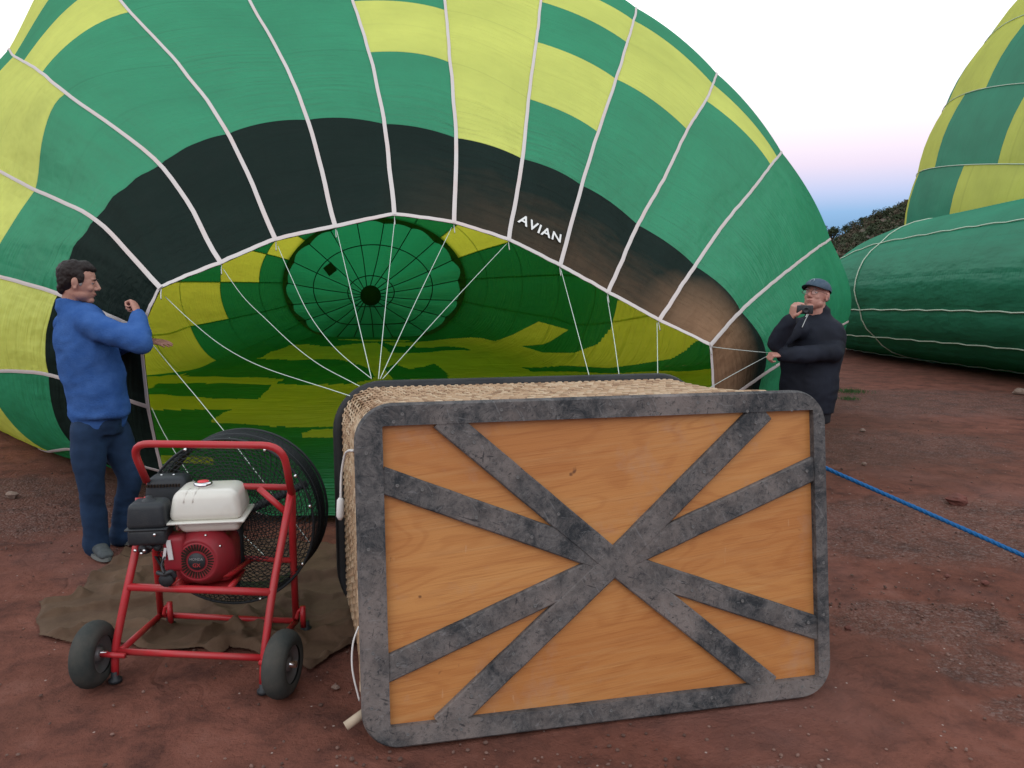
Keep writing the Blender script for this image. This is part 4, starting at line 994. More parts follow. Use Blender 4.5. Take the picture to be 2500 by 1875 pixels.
# ================================================================== PEOPLE
M['skin'] = mat('skin', (.44, .215, .155), .55, spec=.35, col2=(.50, .27, .20), vscale=14, bump=.0006, bscale=160)
M['skin2'] = mat('skin_flushed', (.50, .27, .21), .5, spec=.35, col2=(.46, .21, .165), vscale=10, bump=.0006, bscale=160)
M['hair'] = mat('dark_hair', (.018, .012, .010), .6, bump=.004, bscale=90, stretch=(1, 1, .4))
M['ghair'] = mat('grey_hair', (.30, .28, .26), .7, bump=.003, bscale=90)
M['blue'] = mat('blue_fleece', (.034, .095, .285), .95, spec=.05, col2=(.055, .135, .36), vscale=9, bump=.003, bscale=120)
M['denim'] = mat('blue_denim', (.010, .028, .066), .85, col2=(.018, .046, .105), vscale=6, bump=.001, bscale=250, lo=.4, hi=.7)
M['black'] = mat('black_softshell', (.010, .012, .018), .75, spec=.2, bump=.002, bscale=30, col2=(.018, .022, .034), vscale=4)
M['shoe'] = mat('grey_shoe', (.045, .055, .06), .8, col2=(.10, .11, .11), vscale=20)
M['eye'] = mat('eye', (.32, .28, .26), .3); M['pupil'] = mat('pupil', (.02, .015, .01), .2); M['lip'] = mat('lip', (.34, .12, .10), .5)
def rotm(f, tilt=0):
    """head/body frame: x forward f (unit xy), y left, z up, tilt>0 nods down"""
    f = np.array([f[0], f[1], 0.]); f /= np.linalg.norm(f); l = np.cross([0, 0, 1.], f); z = np.array([0, 0, 1.])
    R0 = np.stack([f, l, z], 1); c, s = math.cos(tilt), math.sin(tilt); return R0 @ np.array([[c, 0, s], [0, 1, 0], [-s, 0, c]])
def head_blobs(c, Rm, s=1.0, jowl=1.0):
    B = []
    def E(p, r): B.append(ell(c+Rm @ (np.array(p)*s), tuple(np.array(r)*s), Rm, 20, 14))
    E((-.012, 0, .036), (.096, .074, .080)); E((.012, 0, .0), (.078, .068, .085)); E((.034, 0, -.045), (.055, .053*jowl, .062)); E((.020, 0, -.062), (.058, .060*jowl, .040))
    E((.066, 0, -.092), (.024, .028, .020)); E((.071, 0, .030), (.016, .044, .010)); E((.058, .036, -.022), (.026, .020, .022)); E((.058, -.036, -.022), (.026, .020, .022))
    B.append(tube([c+Rm @ (np.array(p)*s) for p in ((.082, 0, .022), (.094, 0, .004), (.106, 0, -.020), (.101, 0, -.029))], [.009*s, .010*s, .0135*s, .009*s], 10))
    E((.094, .012, -.026), (.010, .008, .008)); E((.094, -.012, -.026), (.010, .008, .008))
    E((.084, 0, -.050), (.012, .023, .0055)); E((.081, 0, -.064), (.012, .021, .0065))
    for y in (-1, 1):
        E((-.008, y*.077, -.002), (.018, .008, .030)); E((-.004, y*.079, -.028), (.010, .007, .011)); E((-.014, y*.084, .006), (.012, .006, .020))
    return B
def hand_blobs(w, d, n, curl, s=1.0, spread=.0, thumb=1):
    """w wrist point, d direction to the knuckles, n palm normal (side the fingers curl to)"""
    d = np.asarray(d, float); d /= np.linalg.norm(d); n = np.asarray(n, float); n -= d*(n @ d); n /= np.linalg.norm(n); sd = np.cross(d, n)*thumb; B = []
    B.append(tube([w-d*.02*s, w+d*.02*s, w+d*.06*s, w+d*.09*s], [(.019*s, .026*s), (.016*s, .034*s), (.015*s, .041*s), (.012*s, .040*s)], 14, ref=n))
    for i, (off, L_) in enumerate(((.031, .072), (.0105, .080), (-.0105, .075), (-.031, .058))):
        base = w+d*.085*s+sd*off*s; a = 0; p = base.copy(); pts = [base-d*.015*s, base]
        for seg, fr in ((0, .45), (1, .32), (2, .23)):
            a += curl[seg]; dirn = d*math.cos(a)+n*math.sin(a)+sd*(spread*off*8); p = p+dirn*L_*fr*s*1.15; pts.append(p.copy())
        B.append(tube(pts, [.0088*s, .0092*s, .0084*s, .0078*s, .0062*s], 8)); B.append(ell(pts[-1], .0064*s, None, 8, 6))
    t0 = w+d*.025*s+sd*.028*s; t1 = t0+(d*.5+sd*.7+n*.3)*.034*s; t2 = t1+(d*.75+sd*.1+n*.6)*.032*s; t3 = t2+(d*.8-sd*.25+n*.45)*.026*s
    B.append(tube([t0, t1, t2, t3], [.013*s, .0115*s, .0098*s, .0075*s], 8)); B.append(ell(t3, .0078*s, None, 8, 6)); return B
def limb(pts, rad, ref=None, seg=16):
    B = [tube(crom(pts, 5), list(np.array(crom(np.array([[r, r] if np.isscalar(r) else r for r in rad], float), 5)).tolist()), seg, ref=ref)]
    B[0] = tube(crom(pts, 5), [tuple(x) for x in crom(np.array([[r, r] if np.isscalar(r) else list(r) for r in rad], float), 5)], seg, ref=ref)
    for p, r in ((pts[0], rad[0]), (pts[-1], rad[-1])):
        r = r if np.isscalar(r) else min(r); B.append(ell(p, r*.98, None, 12, 8))
    return B
def cloth_noise(a, f1=6, f2=14, st=(1, 1, 1.8)):
    def d(co):
        v = noise.noise((co.x*f1*st[0], co.y*f1*st[1], co.z*f1*st[2]))*a + (.5-abs(noise.noise((co.x*f2*st[0]+5, co.y*f2, co.z*f2*st[2]))))*a*.6; return v
    return d
def face_bits(c, Rm, s, person, brow, lidded=False):
    def W(p): return c+Rm @ (np.array(p)*s)
    for y in (-1, 1):
        g = ell(W((.070, y*.031, .008)), .0115*s, None, 12, 8); o = mk('eye', g[0], g[1], M['eye'], person)
        g = ell(W((.0785, y*.031, .0065)), .0045*s, None, 8, 6); mk('pupil', g[0], g[1], M['pupil'], o)
        lid = organic_lid(W, y, s); mk('eyelid', lid[0], lid[1], person['_skin'] if False else SK[0], o)
        g = tube([W((.087, y*.014, .026)), W((.090, y*.03, .031)), W((.080, y*.05, .027))], [.003*s, .004*s, .002*s], 6); mk('eyebrow', g[0], g[1], brow, person)
    g = tube([W((.0885, -.021, -.0565)), W((.0955, 0, -.0568)), W((.0885, .021, -.0565))], [.0015*s, .0032*s, .0015*s], 6); mk('lips', g[0], g[1], M['lip'], person)
SK = [None]
def organic_lid(W, y, s):
    return tube([W((.076, y*.020, .013)), W((.084, y*.031, .0145)), W((.075, y*.043, .012))], [.003*s, .005*s, .003*s], 6)

def left_man():
    ft = (P(240, 1350, 4.47)+P(296, 1325, 4.65))/2
    pr = empty('person', (ft[0], ft[1], 0), 'dark haired man in blue fleece and jeans holding the balloon mouth open', 'person')
    Y0 = 4.5; f = np.array([math.cos(math.radians(52)), math.sin(math.radians(52)), 0]); side_ = np.array([-f[1], f[0], 0])
    # torso
    sec = [(243, 1012, .196, .150), (240, 985, .200, .156), (231, 930, .200, .155), (216, 870, .212, .155), (203, 820, .214, .145), (190, 783, .195, .120), (180, 762, .13, .090), (174, 750, .070, .068)]
    tp = [P(x, y, Y0) for x, y, a, b in sec]; tr = [(a, b) for x, y, a, b in sec]
    shR = P(226, 792, 4.36); elR = P(343, 838, 4.24); wrR = P(338, 772, 4.38); hdR = P(329, 740, 4.42)
    shL = P(150, 792, 4.66); elL = P(262, 852, 4.78); wrL = P(352, 832, 4.62)
    jb = limb(tp, tr, ref=side_, seg=24)
    jb += limb([shR+np.array([-.05, .06, .0]), shR, (shR+elR)/2+np.array([0, 0, -.005]), elR, ], [.085, .082, .070, .060]); jb += limb([elR, (elR*.45+wrR*.55), wrR+(wrR-elR)*.05], [.060, .052, .040])
    jb += limb([shL+np.array([.08, -.05, 0.01]), shL+np.array([.03, 0, -.02]), (shL+elL)/2, elL], [.07, .068, .062, .056]); jb += limb([elL, (elL+wrL)/2, wrL], [.056, .048, .038])
    cb = P(173, 742, Y0); jb.append(tube([cb+np.array([0, 0, -.03]), cb+np.array([-.012, 0, .040])], [(.078, .076), (.066, .068)], 20, ref=side_))
    organic('fleece_jacket', jb, .011, M['blue'], pr, 5, lambda co: cloth_noise(.018, 4.2, 9, (1, 1, 1.7))(co))
    # legs
    hA, kA, aA = P(216, 1048, 4.43), P(221, 1165, 4.40), P(235, 1322, 4.47); hB, kB, aB = P(272, 1048, 4.57), P(318, 1160, 4.60), P(296, 1300, 4.66)
    pb = limb([P(242, 1003, Y0), P(243, 1020, Y0), P(244, 1055, Y0)], [(.150, .100), (.160, .112), (.145, .112)], ref=side_, seg=24)
    pb += limb([hA, (hA+kA)/2, kA, (kA+aA)/2, aA+np.array([0, 0, -.02])], [.096, .092, .073, .066, .074]); pb += limb([hB, (hB+kB)/2, kB, (kB+aB)/2, aB+np.array([0, 0, -.02])], [.096, .090, .071, .064, .072])
    organic('jeans', pb, .011, M['denim'], pr, 4, cloth_noise(.011, 5, 11, (1, 1, 1.6)))
    # shoes
    for (a, d) in ((aA, np.array([.55, -.55, 0])), (aB, np.array([.9, .1, 0]))):
        d = d/np.linalg.norm(d); b = np.array([a[0], a[1], 0]); s_ = np.cross([0, 0, 1.], d)
        up = [tube([b-d*.075+np.array([0, 0, .055]), b+np.array([0, 0, .06]), b+d*.08+np.array([0, 0, .045]), b+d*.165+np.array([0, 0, .032]), b+d*.19+np.array([0, 0, .028])], [(.045, .034), (.052, .040), (.036, .045), (.024, .043), (.014, .03)], 14, ref=(0, 0, 1.)), ell(b+np.array([0, 0, .085]), (.045, .045, .05))]
        organic('shoe', up, .008, M['shoe'], pr, 3)
        V = []; n = 20
        for z in (0.0, .022):
            for i in range(n):
                t = 2*PI*i/n; V.append(b+d*(.055+.14*math.cos(t))+s_*(.046*math.sin(t)*(1+.12*math.cos(t)))+np.array([0, 0, z]))
        mk('shoe_sole', V, [(i, (i+1) % n, n+(i+1) % n, n+i) for i in range(n)]+[tuple(range(n))[::-1], tuple(range(n, 2*n))], mat('sole', (.16, .17, .16), .8), pr, False)
    # body
    hc = P(192, 690, Y0); Rm = rotm((math.cos(math.radians(20)), math.sin(math.radians(20))), math.radians(9))
    B = head_blobs(hc, Rm, 1.0)
    B += limb([hc+Rm @ np.array([-.02, 0, -.05]), P(174, 738, Y0), P(174, 765, Y0)], [.054, .052, .056])
    B += limb([P(180, 775, Y0), P(205, 850, Y0), P(236, 960, Y0), P(242, 1010, Y0)], [(.15, .08), (.16, .10), (.14, .1), (.11, .08)], ref=side_)
    B += limb([shR, (shR+elR)/2, elR, wrR], [.05, .045, .04, .026]); B += limb([shL+np.array([.08, -.04, -.03]), (shL+elL)/2, elL, wrL], [.04, .04, .04, .026])
    B += limb([hA+np.array([.02, 0, -.03]), kA, aA, aA+np.array([.02, 0, -.05])], [.06, .05, .04, .035]); B += limb([hB+np.array([-.02, 0, -.03]), kB, aB, aB+np.array([.02, 0, -.05])], [.06, .05, .04, .035]); B += limb([P(225, 1025, Y0), P(260, 1030, Y0)], [.07, .07])
    B += hand_blobs(wrR+(hdR-wrR)*.1, (hdR-wrR)+np.array([-.005, 0, .0]), (-1, .1, -.1), (1.45, 1.5, 1.0), 1.0, thumb=-1)
    B += hand_blobs(wrL-np.array([.0, 0, 0]), (1, -.1, -.05), (0, .25, -1), (.15, .2, .2), .95, spread=.2, thumb=1)
    organic('body', B, .0042, M['skin'], pr, 2)
    SK[0] = M['skin']; face_bits(hc, Rm, 1.0, pr, M['hair'])
    # hair
    H = []
    for p, r in (((-.030, 0, .050), (.092, .084, .080)), ((-.055, 0, .010), (.058, .078, .075)), ((.010, 0, .088), (.066, .068, .040)), ((-.075, 0, -.030), (.034, .056, .050)), ((.055, 0, .085), (.028, .05, .022))): H.append(ell(hc+Rm @ np.array(p), np.array(r)*.985, Rm, 20, 14))
    for y in (-1, 1): H.append(ell(hc+Rm @ np.array((.018, y*.070, .030)), (.018, .010, .036), Rm)); 
    organic('hair', H, .006, M['hair'], pr, 2, lambda co: noise.noise(co*70)*.005+noise.noise(co*26)*.006)
    for y in (-1, 1):
        g = ell(hc+Rm @ np.array((.020, y*.068, .006)), (.010, .006, .022), Rm); mk('sideburn', g[0], g[1], M['ghair'], pr)
left_man()

def right_man():
    Y0 = 5.62; a = P(1975, 1000, Y0)
    pr = empty('person', (a[0], a[1], 0), 'older man in blue cap, glasses and black jacket holding a small camera behind the basket', 'person')
    f = np.array([-.50, -.86, 0]); f /= np.linalg.norm(f); side_ = np.array([-f[1], f[0], 0])
    sec = [(1968, 1003, .192, .150), (1972, 960, .198, .158), (1978, 900, .205, .160), (1985, 850, .212, .150), (1991, 812, .208, .135), (1995, 790, .175, .11), (1997, 775, .10, .085), (1997, 765, .075, .075)]
    tp = [P(x, y, Y0) for x, y, *_ in sec]; tr = [(q[2], q[3]) for q in sec]
    shR = P(1932, 803, 5.52); elR = P(1892, 838, 5.36); wrR = P(1930, 782, 5.26)
    shL = P(2030, 810, 5.62); elL = P(2034, 864, 5.46); wrL = P(1912, 866, 5.33)
    jb = limb(tp, tr, ref=side_, seg=24)
    jb += limb([shR+np.array([.06, .03, 0]), shR, (shR+elR)/2, elR], [.08, .078, .068, .060]); jb += limb([elR, (elR+wrR)/2, wrR], [.06, .055, .040])
    jb += limb([shL+np.array([-.06, .02, 0]), shL, (shL+elL)/2, elL], [.085, .082, .074, .064]); jb += limb([elL, (elL+wrL)/2, wrL], [.066, .060, .046])
    cb = P(1998, 764, Y0); jb.append(tube([cb+np.array([0, 0, -.03]), cb+np.array([0, 0, .030])+f*-.005], [(.085, .08), (.072, .074)], 20, ref=side_))
    organic('black_jacket', jb, .011, M['black'], pr, 4, cloth_noise(.017, 4.5, 10, (1, 1, 1.4)))
    pb = limb([tp[0]+np.array([0, 0, .03]), tp[0]-np.array([0, 0, .08])], [(.165, .12), (.17, .125)], ref=side_)
    h0 = tp[0]
    for s_ in (-1, 1):
        hp = h0+side_*s_*.07-np.array([.07, 0, .05]); an = np.array([hp[0]-.06+side_[0]*s_*.03, hp[1]+side_[1]*s_*.03, .09]); pb += limb([hp, (hp+an)/2+f*.02, an], [.10, .078, .066])
        b = np.array([an[0], an[1], 0]); d = f
        organic('shoe', [tube([b-d*.08+np.array([0, 0, .045]), b+np.array([0, 0, .055]), b+d*.09+np.array([0, 0, .04]), b+d*.18+np.array([0, 0, .03])], [(.04, .034), (.05, .04), (.035, .045), (.02, .03)], 12, ref=(0, 0, 1.))], .009, M['shoe'], pr, 2)
    organic('trousers', pb, .014, mat('dark_trousers', (.02, .02, .024), .9), pr, 3, cloth_noise(.01, 7, 15))
    hc = P(1993, 722, Y0-.02); hf = (-.74, -.67); Rm = rotm(hf, math.radians(-13)); S = 1.0
    B = head_blobs(hc, Rm, S, 1.12)
    B += limb([hc+Rm @ np.array([-.02, 0, -.05]), hc+Rm @ np.array([-.03, 0, -.10]), P(1997, 780, Y0)], [.062, .062, .070])
    B += limb([P(1995, 800, Y0), P(1985, 850, Y0), P(1975, 930, Y0), P(1968, 1010, Y0)], [(.14, .08), (.15, .1), (.14, .1), (.13, .1)], ref=side_)
    B += limb([shR, (shR+elR)/2, elR, wrR], [.05, .045, .04, .028]); B += limb([shL, (shL+elL)/2, elL, wrL], [.05, .045, .04, .028])
    cam_c = P(1965, 756, 5.20)
    B += hand_blobs(wrR+np.array([0, -.01, .01]), (.15, -.12, 1), (.85, .15, .0), (.75, .9, .5), .98, thumb=-1)
    B += hand_blobs(wrL+np.array([.0, 0, 0]), (-1, -.12, .02), (0, .3, -1), (1.2, 1.3, .8), .98, thumb=-1)
    organic('body', B, .0042, M['skin2'], pr, 2)
    SK[0] = M['skin2']; face_bits(hc, Rm, S, pr, M['ghair'])
    # sides of hair under the cap
    H = [ell(hc+Rm @ np.array((-.05, 0, .0)), (.052, .078, .045), Rm)]; organic('hair', H, .007, M['ghair'], pr, 2, lambda co: noise.noise(co*60)*.004)
    # cap
    W = lambda p: hc+Rm @ np.array(p); capm = mat('blue_cap', (.05, .085, .125), .9, col2=(.09, .13, .17), vscale=30, bump=.001, bscale=200)
    V = []; F = []; nu, nv = 28, 9
    for j in range(nv+1):
        t = PI/2*j/nv
        for i in range(nu):
            a_ = 2*PI*i/nu; rx = .108*math.cos(t)+.001; ry = .089*math.cos(t)+.001
            V.append(W((-.010+rx*math.cos(a_), ry*math.sin(a_), .040+.082*math.sin(t)**.85+.010*math.cos(a_)*(1-j/nv))))
    F = [(j*nu+i, j*nu+(i+1) % nu, (j+1)*nu+(i+1) % nu, (j+1)*nu+i) for j in range(nv) for i in range(nu)]; cp = mk('cap', V, F, capm, pr)
    V = []; F = []; n = 14
    for zz in (0, -.004):
        for i in range(n+1):
            a_ = -PI/2*.92+PI*.92*i/n; x = .108*math.cos(a_); y = .088*math.sin(a_); V.append(W((-.012+x, y, .050+zz))); ex_ = .060*math.cos(a_)**.7; V.append(W((-.012+x+ex_, y*1.0, .058-.004-.016*abs(math.sin(a_))**2-ex_*.10+zz)))
    m_ = (n+1)*2
    for i in range(n):
        a0 = i*2; F += [(a0, a0+1, a0+3, a0+2), (m_+a0, m_+a0+2, m_+a0+3, m_+a0+1), (a0+1, m_+a0+1, m_+a0+3, a0+3)]
    mk('cap_brim', V, F, mat('dark_brim', (.03, .045, .06), .9), cp)
    g = ell(W((-.010, 0, .124)), (.007, .007, .004), Rm, 8, 6); mk('cap_button', g[0], g[1], capm, cp)
    # emblem
    g = tube([W((.088, -.020, .082)), W((.086, -.008, .100)), W((.083, .010, .104)), W((.092, .012, .084))], .0018, 5); mk('cap_emblem', g[0], g[1], mat('emblem', (.45, .55, .6), .6), cp)
    # glasses
    gm = mat('glasses_frame', (.06, .04, .035), .35, metal=.5)
    gl = Geo()
    for y in (-1, 1):
        gl.add(tube([W((.0985-.012*(abs(math.cos(t))if False else 0)-.10*(abs(y*.033+.024*math.cos(t))-.01)**2*3, y*.033+.024*math.cos(t), .004+.015*math.sin(t))) for t in np.linspace(0, 2*PI, 21)[:-1]], .0012, 5, closed=True))
        gl.add(tube([W((.094, y*.056, .010)), W((.075, y*.078, .011)), W((-.005, y*.083, .009))], .0014, 5))
    gl.add(tube([W((.0985, -.010, .008)), W((.102, 0, .011)), W((.0985, .010, .008))], .0013, 5)); gs = gl.obj('glasses', gm, pr)
    lens = bpy.data.materials.new('spectacle_lens'); lens.use_nodes = True; nt = lens.node_tree; nt.nodes.clear(); o_ = nt.nodes.new('ShaderNodeOutputMaterial'); tr_ = nt.nodes.new('ShaderNodeBsdfTransparent'); gg = nt.nodes.new('ShaderNodeBsdfGlossy'); gg.inputs['Roughness'].default_value = .05; mx = nt.nodes.new('ShaderNodeMixShader'); mx.inputs[0].default_value = .05; nt.links.new(tr_.outputs[0], mx.inputs[1]); nt.links.new(gg.outputs[0], mx.inputs[2]); nt.links.new(mx.outputs[0], o_.inputs[0])
    for y in (-1, 1):
        V = [W((.0985-.10*(abs(y*.033+.024*math.cos(t))-.01)**2*3, y*.033+.024*math.cos(t), .004+.015*math.sin(t))) for t in np.linspace(0, 2*PI, 21)[:-1]]; mk('lens', V, [tuple(range(20))], lens, gs)
    # jacket zip and tag
    zb = P(1972, 768, Y0)+f*.12
    g = tube(crom([P(1975, 765, 5.50), P(1966, 782, 5.45), P(1958, 800, 5.42)], 5), .003, 6); mk('zip', g[0], g[1], M['metal'], pr)
    g = box(P(1969, 770, 5.44), (.005, .004, .022), [[.9, 0, .4], [0, 1, 0], [-.4, 0, .9]]); mk('zip_pull', g[0], g[1], M['white'], pr, False)
    # camera
    cm = empty('compact_camera', cam_c, 'small black compact camera in the raised hand of the man in the cap', 'camera')
    R2 = rotm((-.25, -.95)); R2 = np.stack([R2[:, 1], -R2[:, 0], R2[:, 2]], 1)
    body = rbox(cam_c, (.102, .032, .058), .005, 'camera_body', M['bplast'], cm, R2, 2)
    g = lathe(cam_c+R2 @ np.array([.005, -.016, -.002]), R2 @ np.array([0, -1, 0]), [(0, .024), (.006, .024), (.006, .021), (.016, .020), (.016, .014), (.011, .010), (.011, 0)], 24); mk('camera_lens', g[0], g[1], M['bplast'], cm)
    g = lathe(cam_c+R2 @ np.array([.005, -.033, -.002]), R2 @ np.array([0, -1, 0]), [(0, .0205), (.0015, .019), (.0015, .016)], 24); mk('lens_ring', g[0], g[1], M['bplast'], cm)
    g = lathe(cam_c+R2 @ np.array([-.03, 0, .029]), (0, 0, 1), [(0, .007), (.005, .007), (.005, 0)], 12); mk('shutter_button', g[0], g[1], M['rim'], cm)
    g = tube(crom([P(1948, 770, 5.2), P(1944, 790, 5.2), P(1950, 778, 5.18)], 6), .0018, 5); mk('wrist_strap', g[0], g[1], M['bplast'], cm)
right_man()

# ================================================================== OTHER ENVELOPES
# near plain green one : a long slumped roll, lying from far-left to near-right
def roll():
    root = empty('balloon_envelope', (7, 12, 0), 'plain dark green balloon envelope slumped on the ground right of the man in the cap', 'balloon envelope')
    # stations along the roll, each: (bottom-near contact px,py), top ridge px,py, depth of the axis
    st = [(8.4,19.2,.1,.3,0),(8.55,18.8,1.2,1.6,0),(8.75,17.9,2.0,2.4,0),(9.05,16.2,2.4,2.85,0),(9.4,14.5,2.5,3.02,0),(9.7,13,2.5,3.12,0),(10.0,11.2,2.5,3.14,0),(10.3,9.2,2.3,2.9,0),(10.5,7.2,1.9,2.4,0),(10.6,6.2,.2,.4,0)]
    S_ = np.array(crom(np.array(st, float), 8)); n = len(S_); K = 48
    ax = np.array([.966, -.26, 0]); sd = np.array([-.98, -.19, 0])
    def pt(i, a):
        x, y, w, h = S_[i][:4]; w = max(w, .03); h = max(h, .05); c, s = math.cos(a), math.sin(a)
        r = (abs(c)**2.15+abs(s)**2.15)**(-1/2.15); zz = h*.5+(h*.5)*s*r
        if s < 0: zz = max(zz, h*.5*(1+s*r)); 
        return np.array([x, y, 0])+sd*w*c*r+np.array([0, 0, max(zz, .0)])
    # tapes every K/8, row seams at stations
    tapes = [int(round(K*q)) for q in (0.105, .205, .305, .405, .505, .605, .705, .805, .905, .955)]
    def bulge(i, k):
        # distance to nearest tape
        d = min(min(abs(k-t), K-abs(k-t)) for t in tapes); return .05*min(1, d/2.0)**.6
    Pn = np.zeros((n, K, 3))
    for i in range(n):
        x, y, w, h = S_[i][:4]; cen = np.array([x, y, h*.5])
        for k in range(K):
            p = pt(i, 2*PI*k/K); d = p-cen; l = np.linalg.norm(d)+1e-6; p = p+d/l*(bulge(i, k)*min(1, l)); 
            j = 2.2*noise.noise((p[0]*.5, p[2]*.9, k*.05)); end = max(0, 1-i/14.0)
            p = p+d/l*(.03*j+.05*end*noise.noise((k*.9, i*.12, 3))); p[2] = max(p[2], 0); Pn[i, k] = p
    segs = list(range(0, n-1, 16))+[n-1]; segs = [0, 28, 52, n-1] if n > 60 else [0, n//3, 2*n//3, n-1]
    for a in range(len(tapes)):
        k0, k1 = tapes[a], tapes[(a+1) % len(tapes)]; ks = list(range(k0, k1+1)) if k1 > k0 else list(range(k0, K))+list(range(0, k1+1))
        for b in range(len(segs)-1):
            ii = list(range(segs[b], segs[b+1]+1)); V = [Pn[i, k % K] for i in ii for k in ks]; m_ = len(ks); uv = [(k*.35, i*.22) for i in ii for k in range(m_)]
            F = [(r*m_+c, r*m_+c+1, (r+1)*m_+c+1, (r+1)*m_+c) for r in range(len(ii)-1) for c in range(m_-1)]
            mk('fabric_panel', V, F, M['green2'], root, True, uv)
    for t in tapes:
        cn_ = lambda i: np.array([S_[i][0], S_[i][1], S_[i][3]*.5]); pts = [Pn[i, t % K]+(Pn[i, t % K]-cn_(i))/np.linalg.norm(Pn[i, t % K]-cn_(i))*.02+np.array([0, 0, .010*math.sin(i*2.1)]) for i in range(1, n)]; g = tube(pts, .012, 5); mk('load_tape', g[0], g[1], M['tapegreen'], root)
    i = segs[1]-2
    g = tube([Pn[i, k]*1.0+(Pn[i, k]-np.array([S_[i][0], S_[i][1], S_[i][3]*.5]))*.006 for k in range(K)], .012, 5, closed=True); mk('load_tape', g[0], g[1], M['tapegreen'], root)
roll()
def far_env():
    root = empty('balloon_envelope', (19, 21, 0), 'checkered balloon envelope rising at the right edge behind the plain green one', 'balloon envelope')
    cen = np.array([20.64, 18.92, 2.5]); Rr = 10.1
    ax = np.array([-.2456, -.9666, -.0734]); ax /= np.linalg.norm(ax); a = np.cross(ax, [0, 0, 1.]); a /= np.linalg.norm(a); b = np.cross(a, ax); NG = 34
    def thof(px, py):
        d = rdir(px, py); d = d/np.linalg.norm(d); o = np.array([0, 0, CAM_H])-cen; bb = d @ o; D = bb*bb-(o @ o-Rr*Rr); q = o+d*(-bb-math.sqrt(max(D, 0))); return math.atan2(q @ b, q @ a)
    T0 = thof(2352, 231); dt = 2*PI/NG*(1 if math.sin(T0-thof(2354, 398)) > 0 else -1)
    def pos(th, la, rr):
        p = cen+ax*rr*math.cos(la)+(a*math.cos(th)+b*math.sin(th))*rr*math.sin(la); p[2] = max(p[2], .02); return p
    spec = {0: ([0,22,42,62,80,96,113,130,150,180], 'gygygyggg'), -1: ([0,20,38,54,70,86.5,104,122,145,180], 'gygygygyg'), -2: ([0,20,40,58,77,96.5,115,132,152,180], 'gygygygyg')}
    alt = [([0,20,38,56,74,92,108,126,150,180], 'gygygygyg'), ([0,22,42,62,80,96,113,130,150,180], 'ggygygygg')]
    for g_ in range(NG):
        k = g_-NG//2; rows, pt = spec.get(k, alt[k % 2])
        if k == 0: pt = 'gygygygyg'; pt = 'ggygygygg' if False else 'gygg' + 'ygygg'
        if k == 0: pt = ''.join({3: 'g', 4: 'y', 5: 'g'}.get(i, 'y' if i % 2 == 0 else 'g') for i in range(9))
        if k in (-1, -2): pt = ''.join({3: 'y', 4: 'g', 5: 'y'}.get(i, 'g') for i in range(9))
        t0, t1 = T0+dt*k, T0+dt*(k+1)
        for j in range(len(rows)-1):
            n1, n2 = 5, 5; V = []; uv = []
            for r in range(n2+1):
                for q in range(n1+1):
                    th = t0+(t1-t0)*q/n1; la = math.radians(rows[j]+(rows[j+1]-rows[j])*r/n2); V.append(pos(th, la, Rr+.06*math.sin(PI*q/n1))); uv.append((q*.15, r*.25))
            F = [(r*(n1+1)+q, r*(n1+1)+q+1, (r+1)*(n1+1)+q+1, (r+1)*(n1+1)+q) for r in range(n2) for q in range(n1)]
            c_ = pt[j]
            mk('fabric_panel', V, F, M['yellow2'] if c_ == 'y' else M['green2'], root, True, uv)
        pts = [pos(t0, math.radians(la), Rr+.02) for la in np.linspace(6, 174, 50)]; g = tube(pts, .011, 4); mk('load_tape', g[0], g[1], M['tapegreen'], root)
far_env()

# ================================================================== HILL, SHRUBS, TUFTS, ROCKS
def hill_h(x, y):
    # scrubby ridge rising to the right, far behind
    d = math.hypot(x, y); a = math.degrees(math.atan2(x, y))
    base = np.interp(a, [-70, -40, -10, 15, 20.5, 22.4, 24.4, 26.6, 28, 31, 36, 50, 75], [3, 2, 2.0, 2.4, 4.2, 6.0, 8.3, 10.2, 11.2, 13, 15, 14, 9])
    return base*np.clip((d-45)/45, 0, 1)**.8+noise.noise((x*.06, y*.06, 2))*.8*np.clip((d-55)/20, 0, 1)
def hill():
    V = []; F = []; an = np.linspace(-75, 80, 150); ds = np.linspace(44, 130, 34)
    for d in ds:
        for a in an:
            x = d*math.sin(math.radians(a)); y = d*math.cos(math.radians(a)); V.append((x, y, hill_h(x, y)-.3))
    n = len(an); F = [(i*n+j, i*n+j+1, (i+1)*n+j+1, (i+1)*n+j) for i in range(len(ds)-1) for j in range(n-1)]
    tagp(mk('hill', V, F, mat('scrub_soil', (.07, .05, .036), .95, col2=(.11, .08, .058), vscale=.25, bump=.1, bscale=1.2)), kind='structure')
hill()
M['leaf'] = [mat('juniper_a', (.030, .045, .022), .9, col2=(.055, .075, .035), vscale=2.5), mat('juniper_b', (.045, .055, .03), .9, col2=(.08, .09, .05), vscale=2.5), mat('dry_scrub', (.08, .065, .042), .9, col2=(.11, .09, .06), vscale=2.5)]
M['bark'] = mat('bark', (.07, .05, .035), .9)
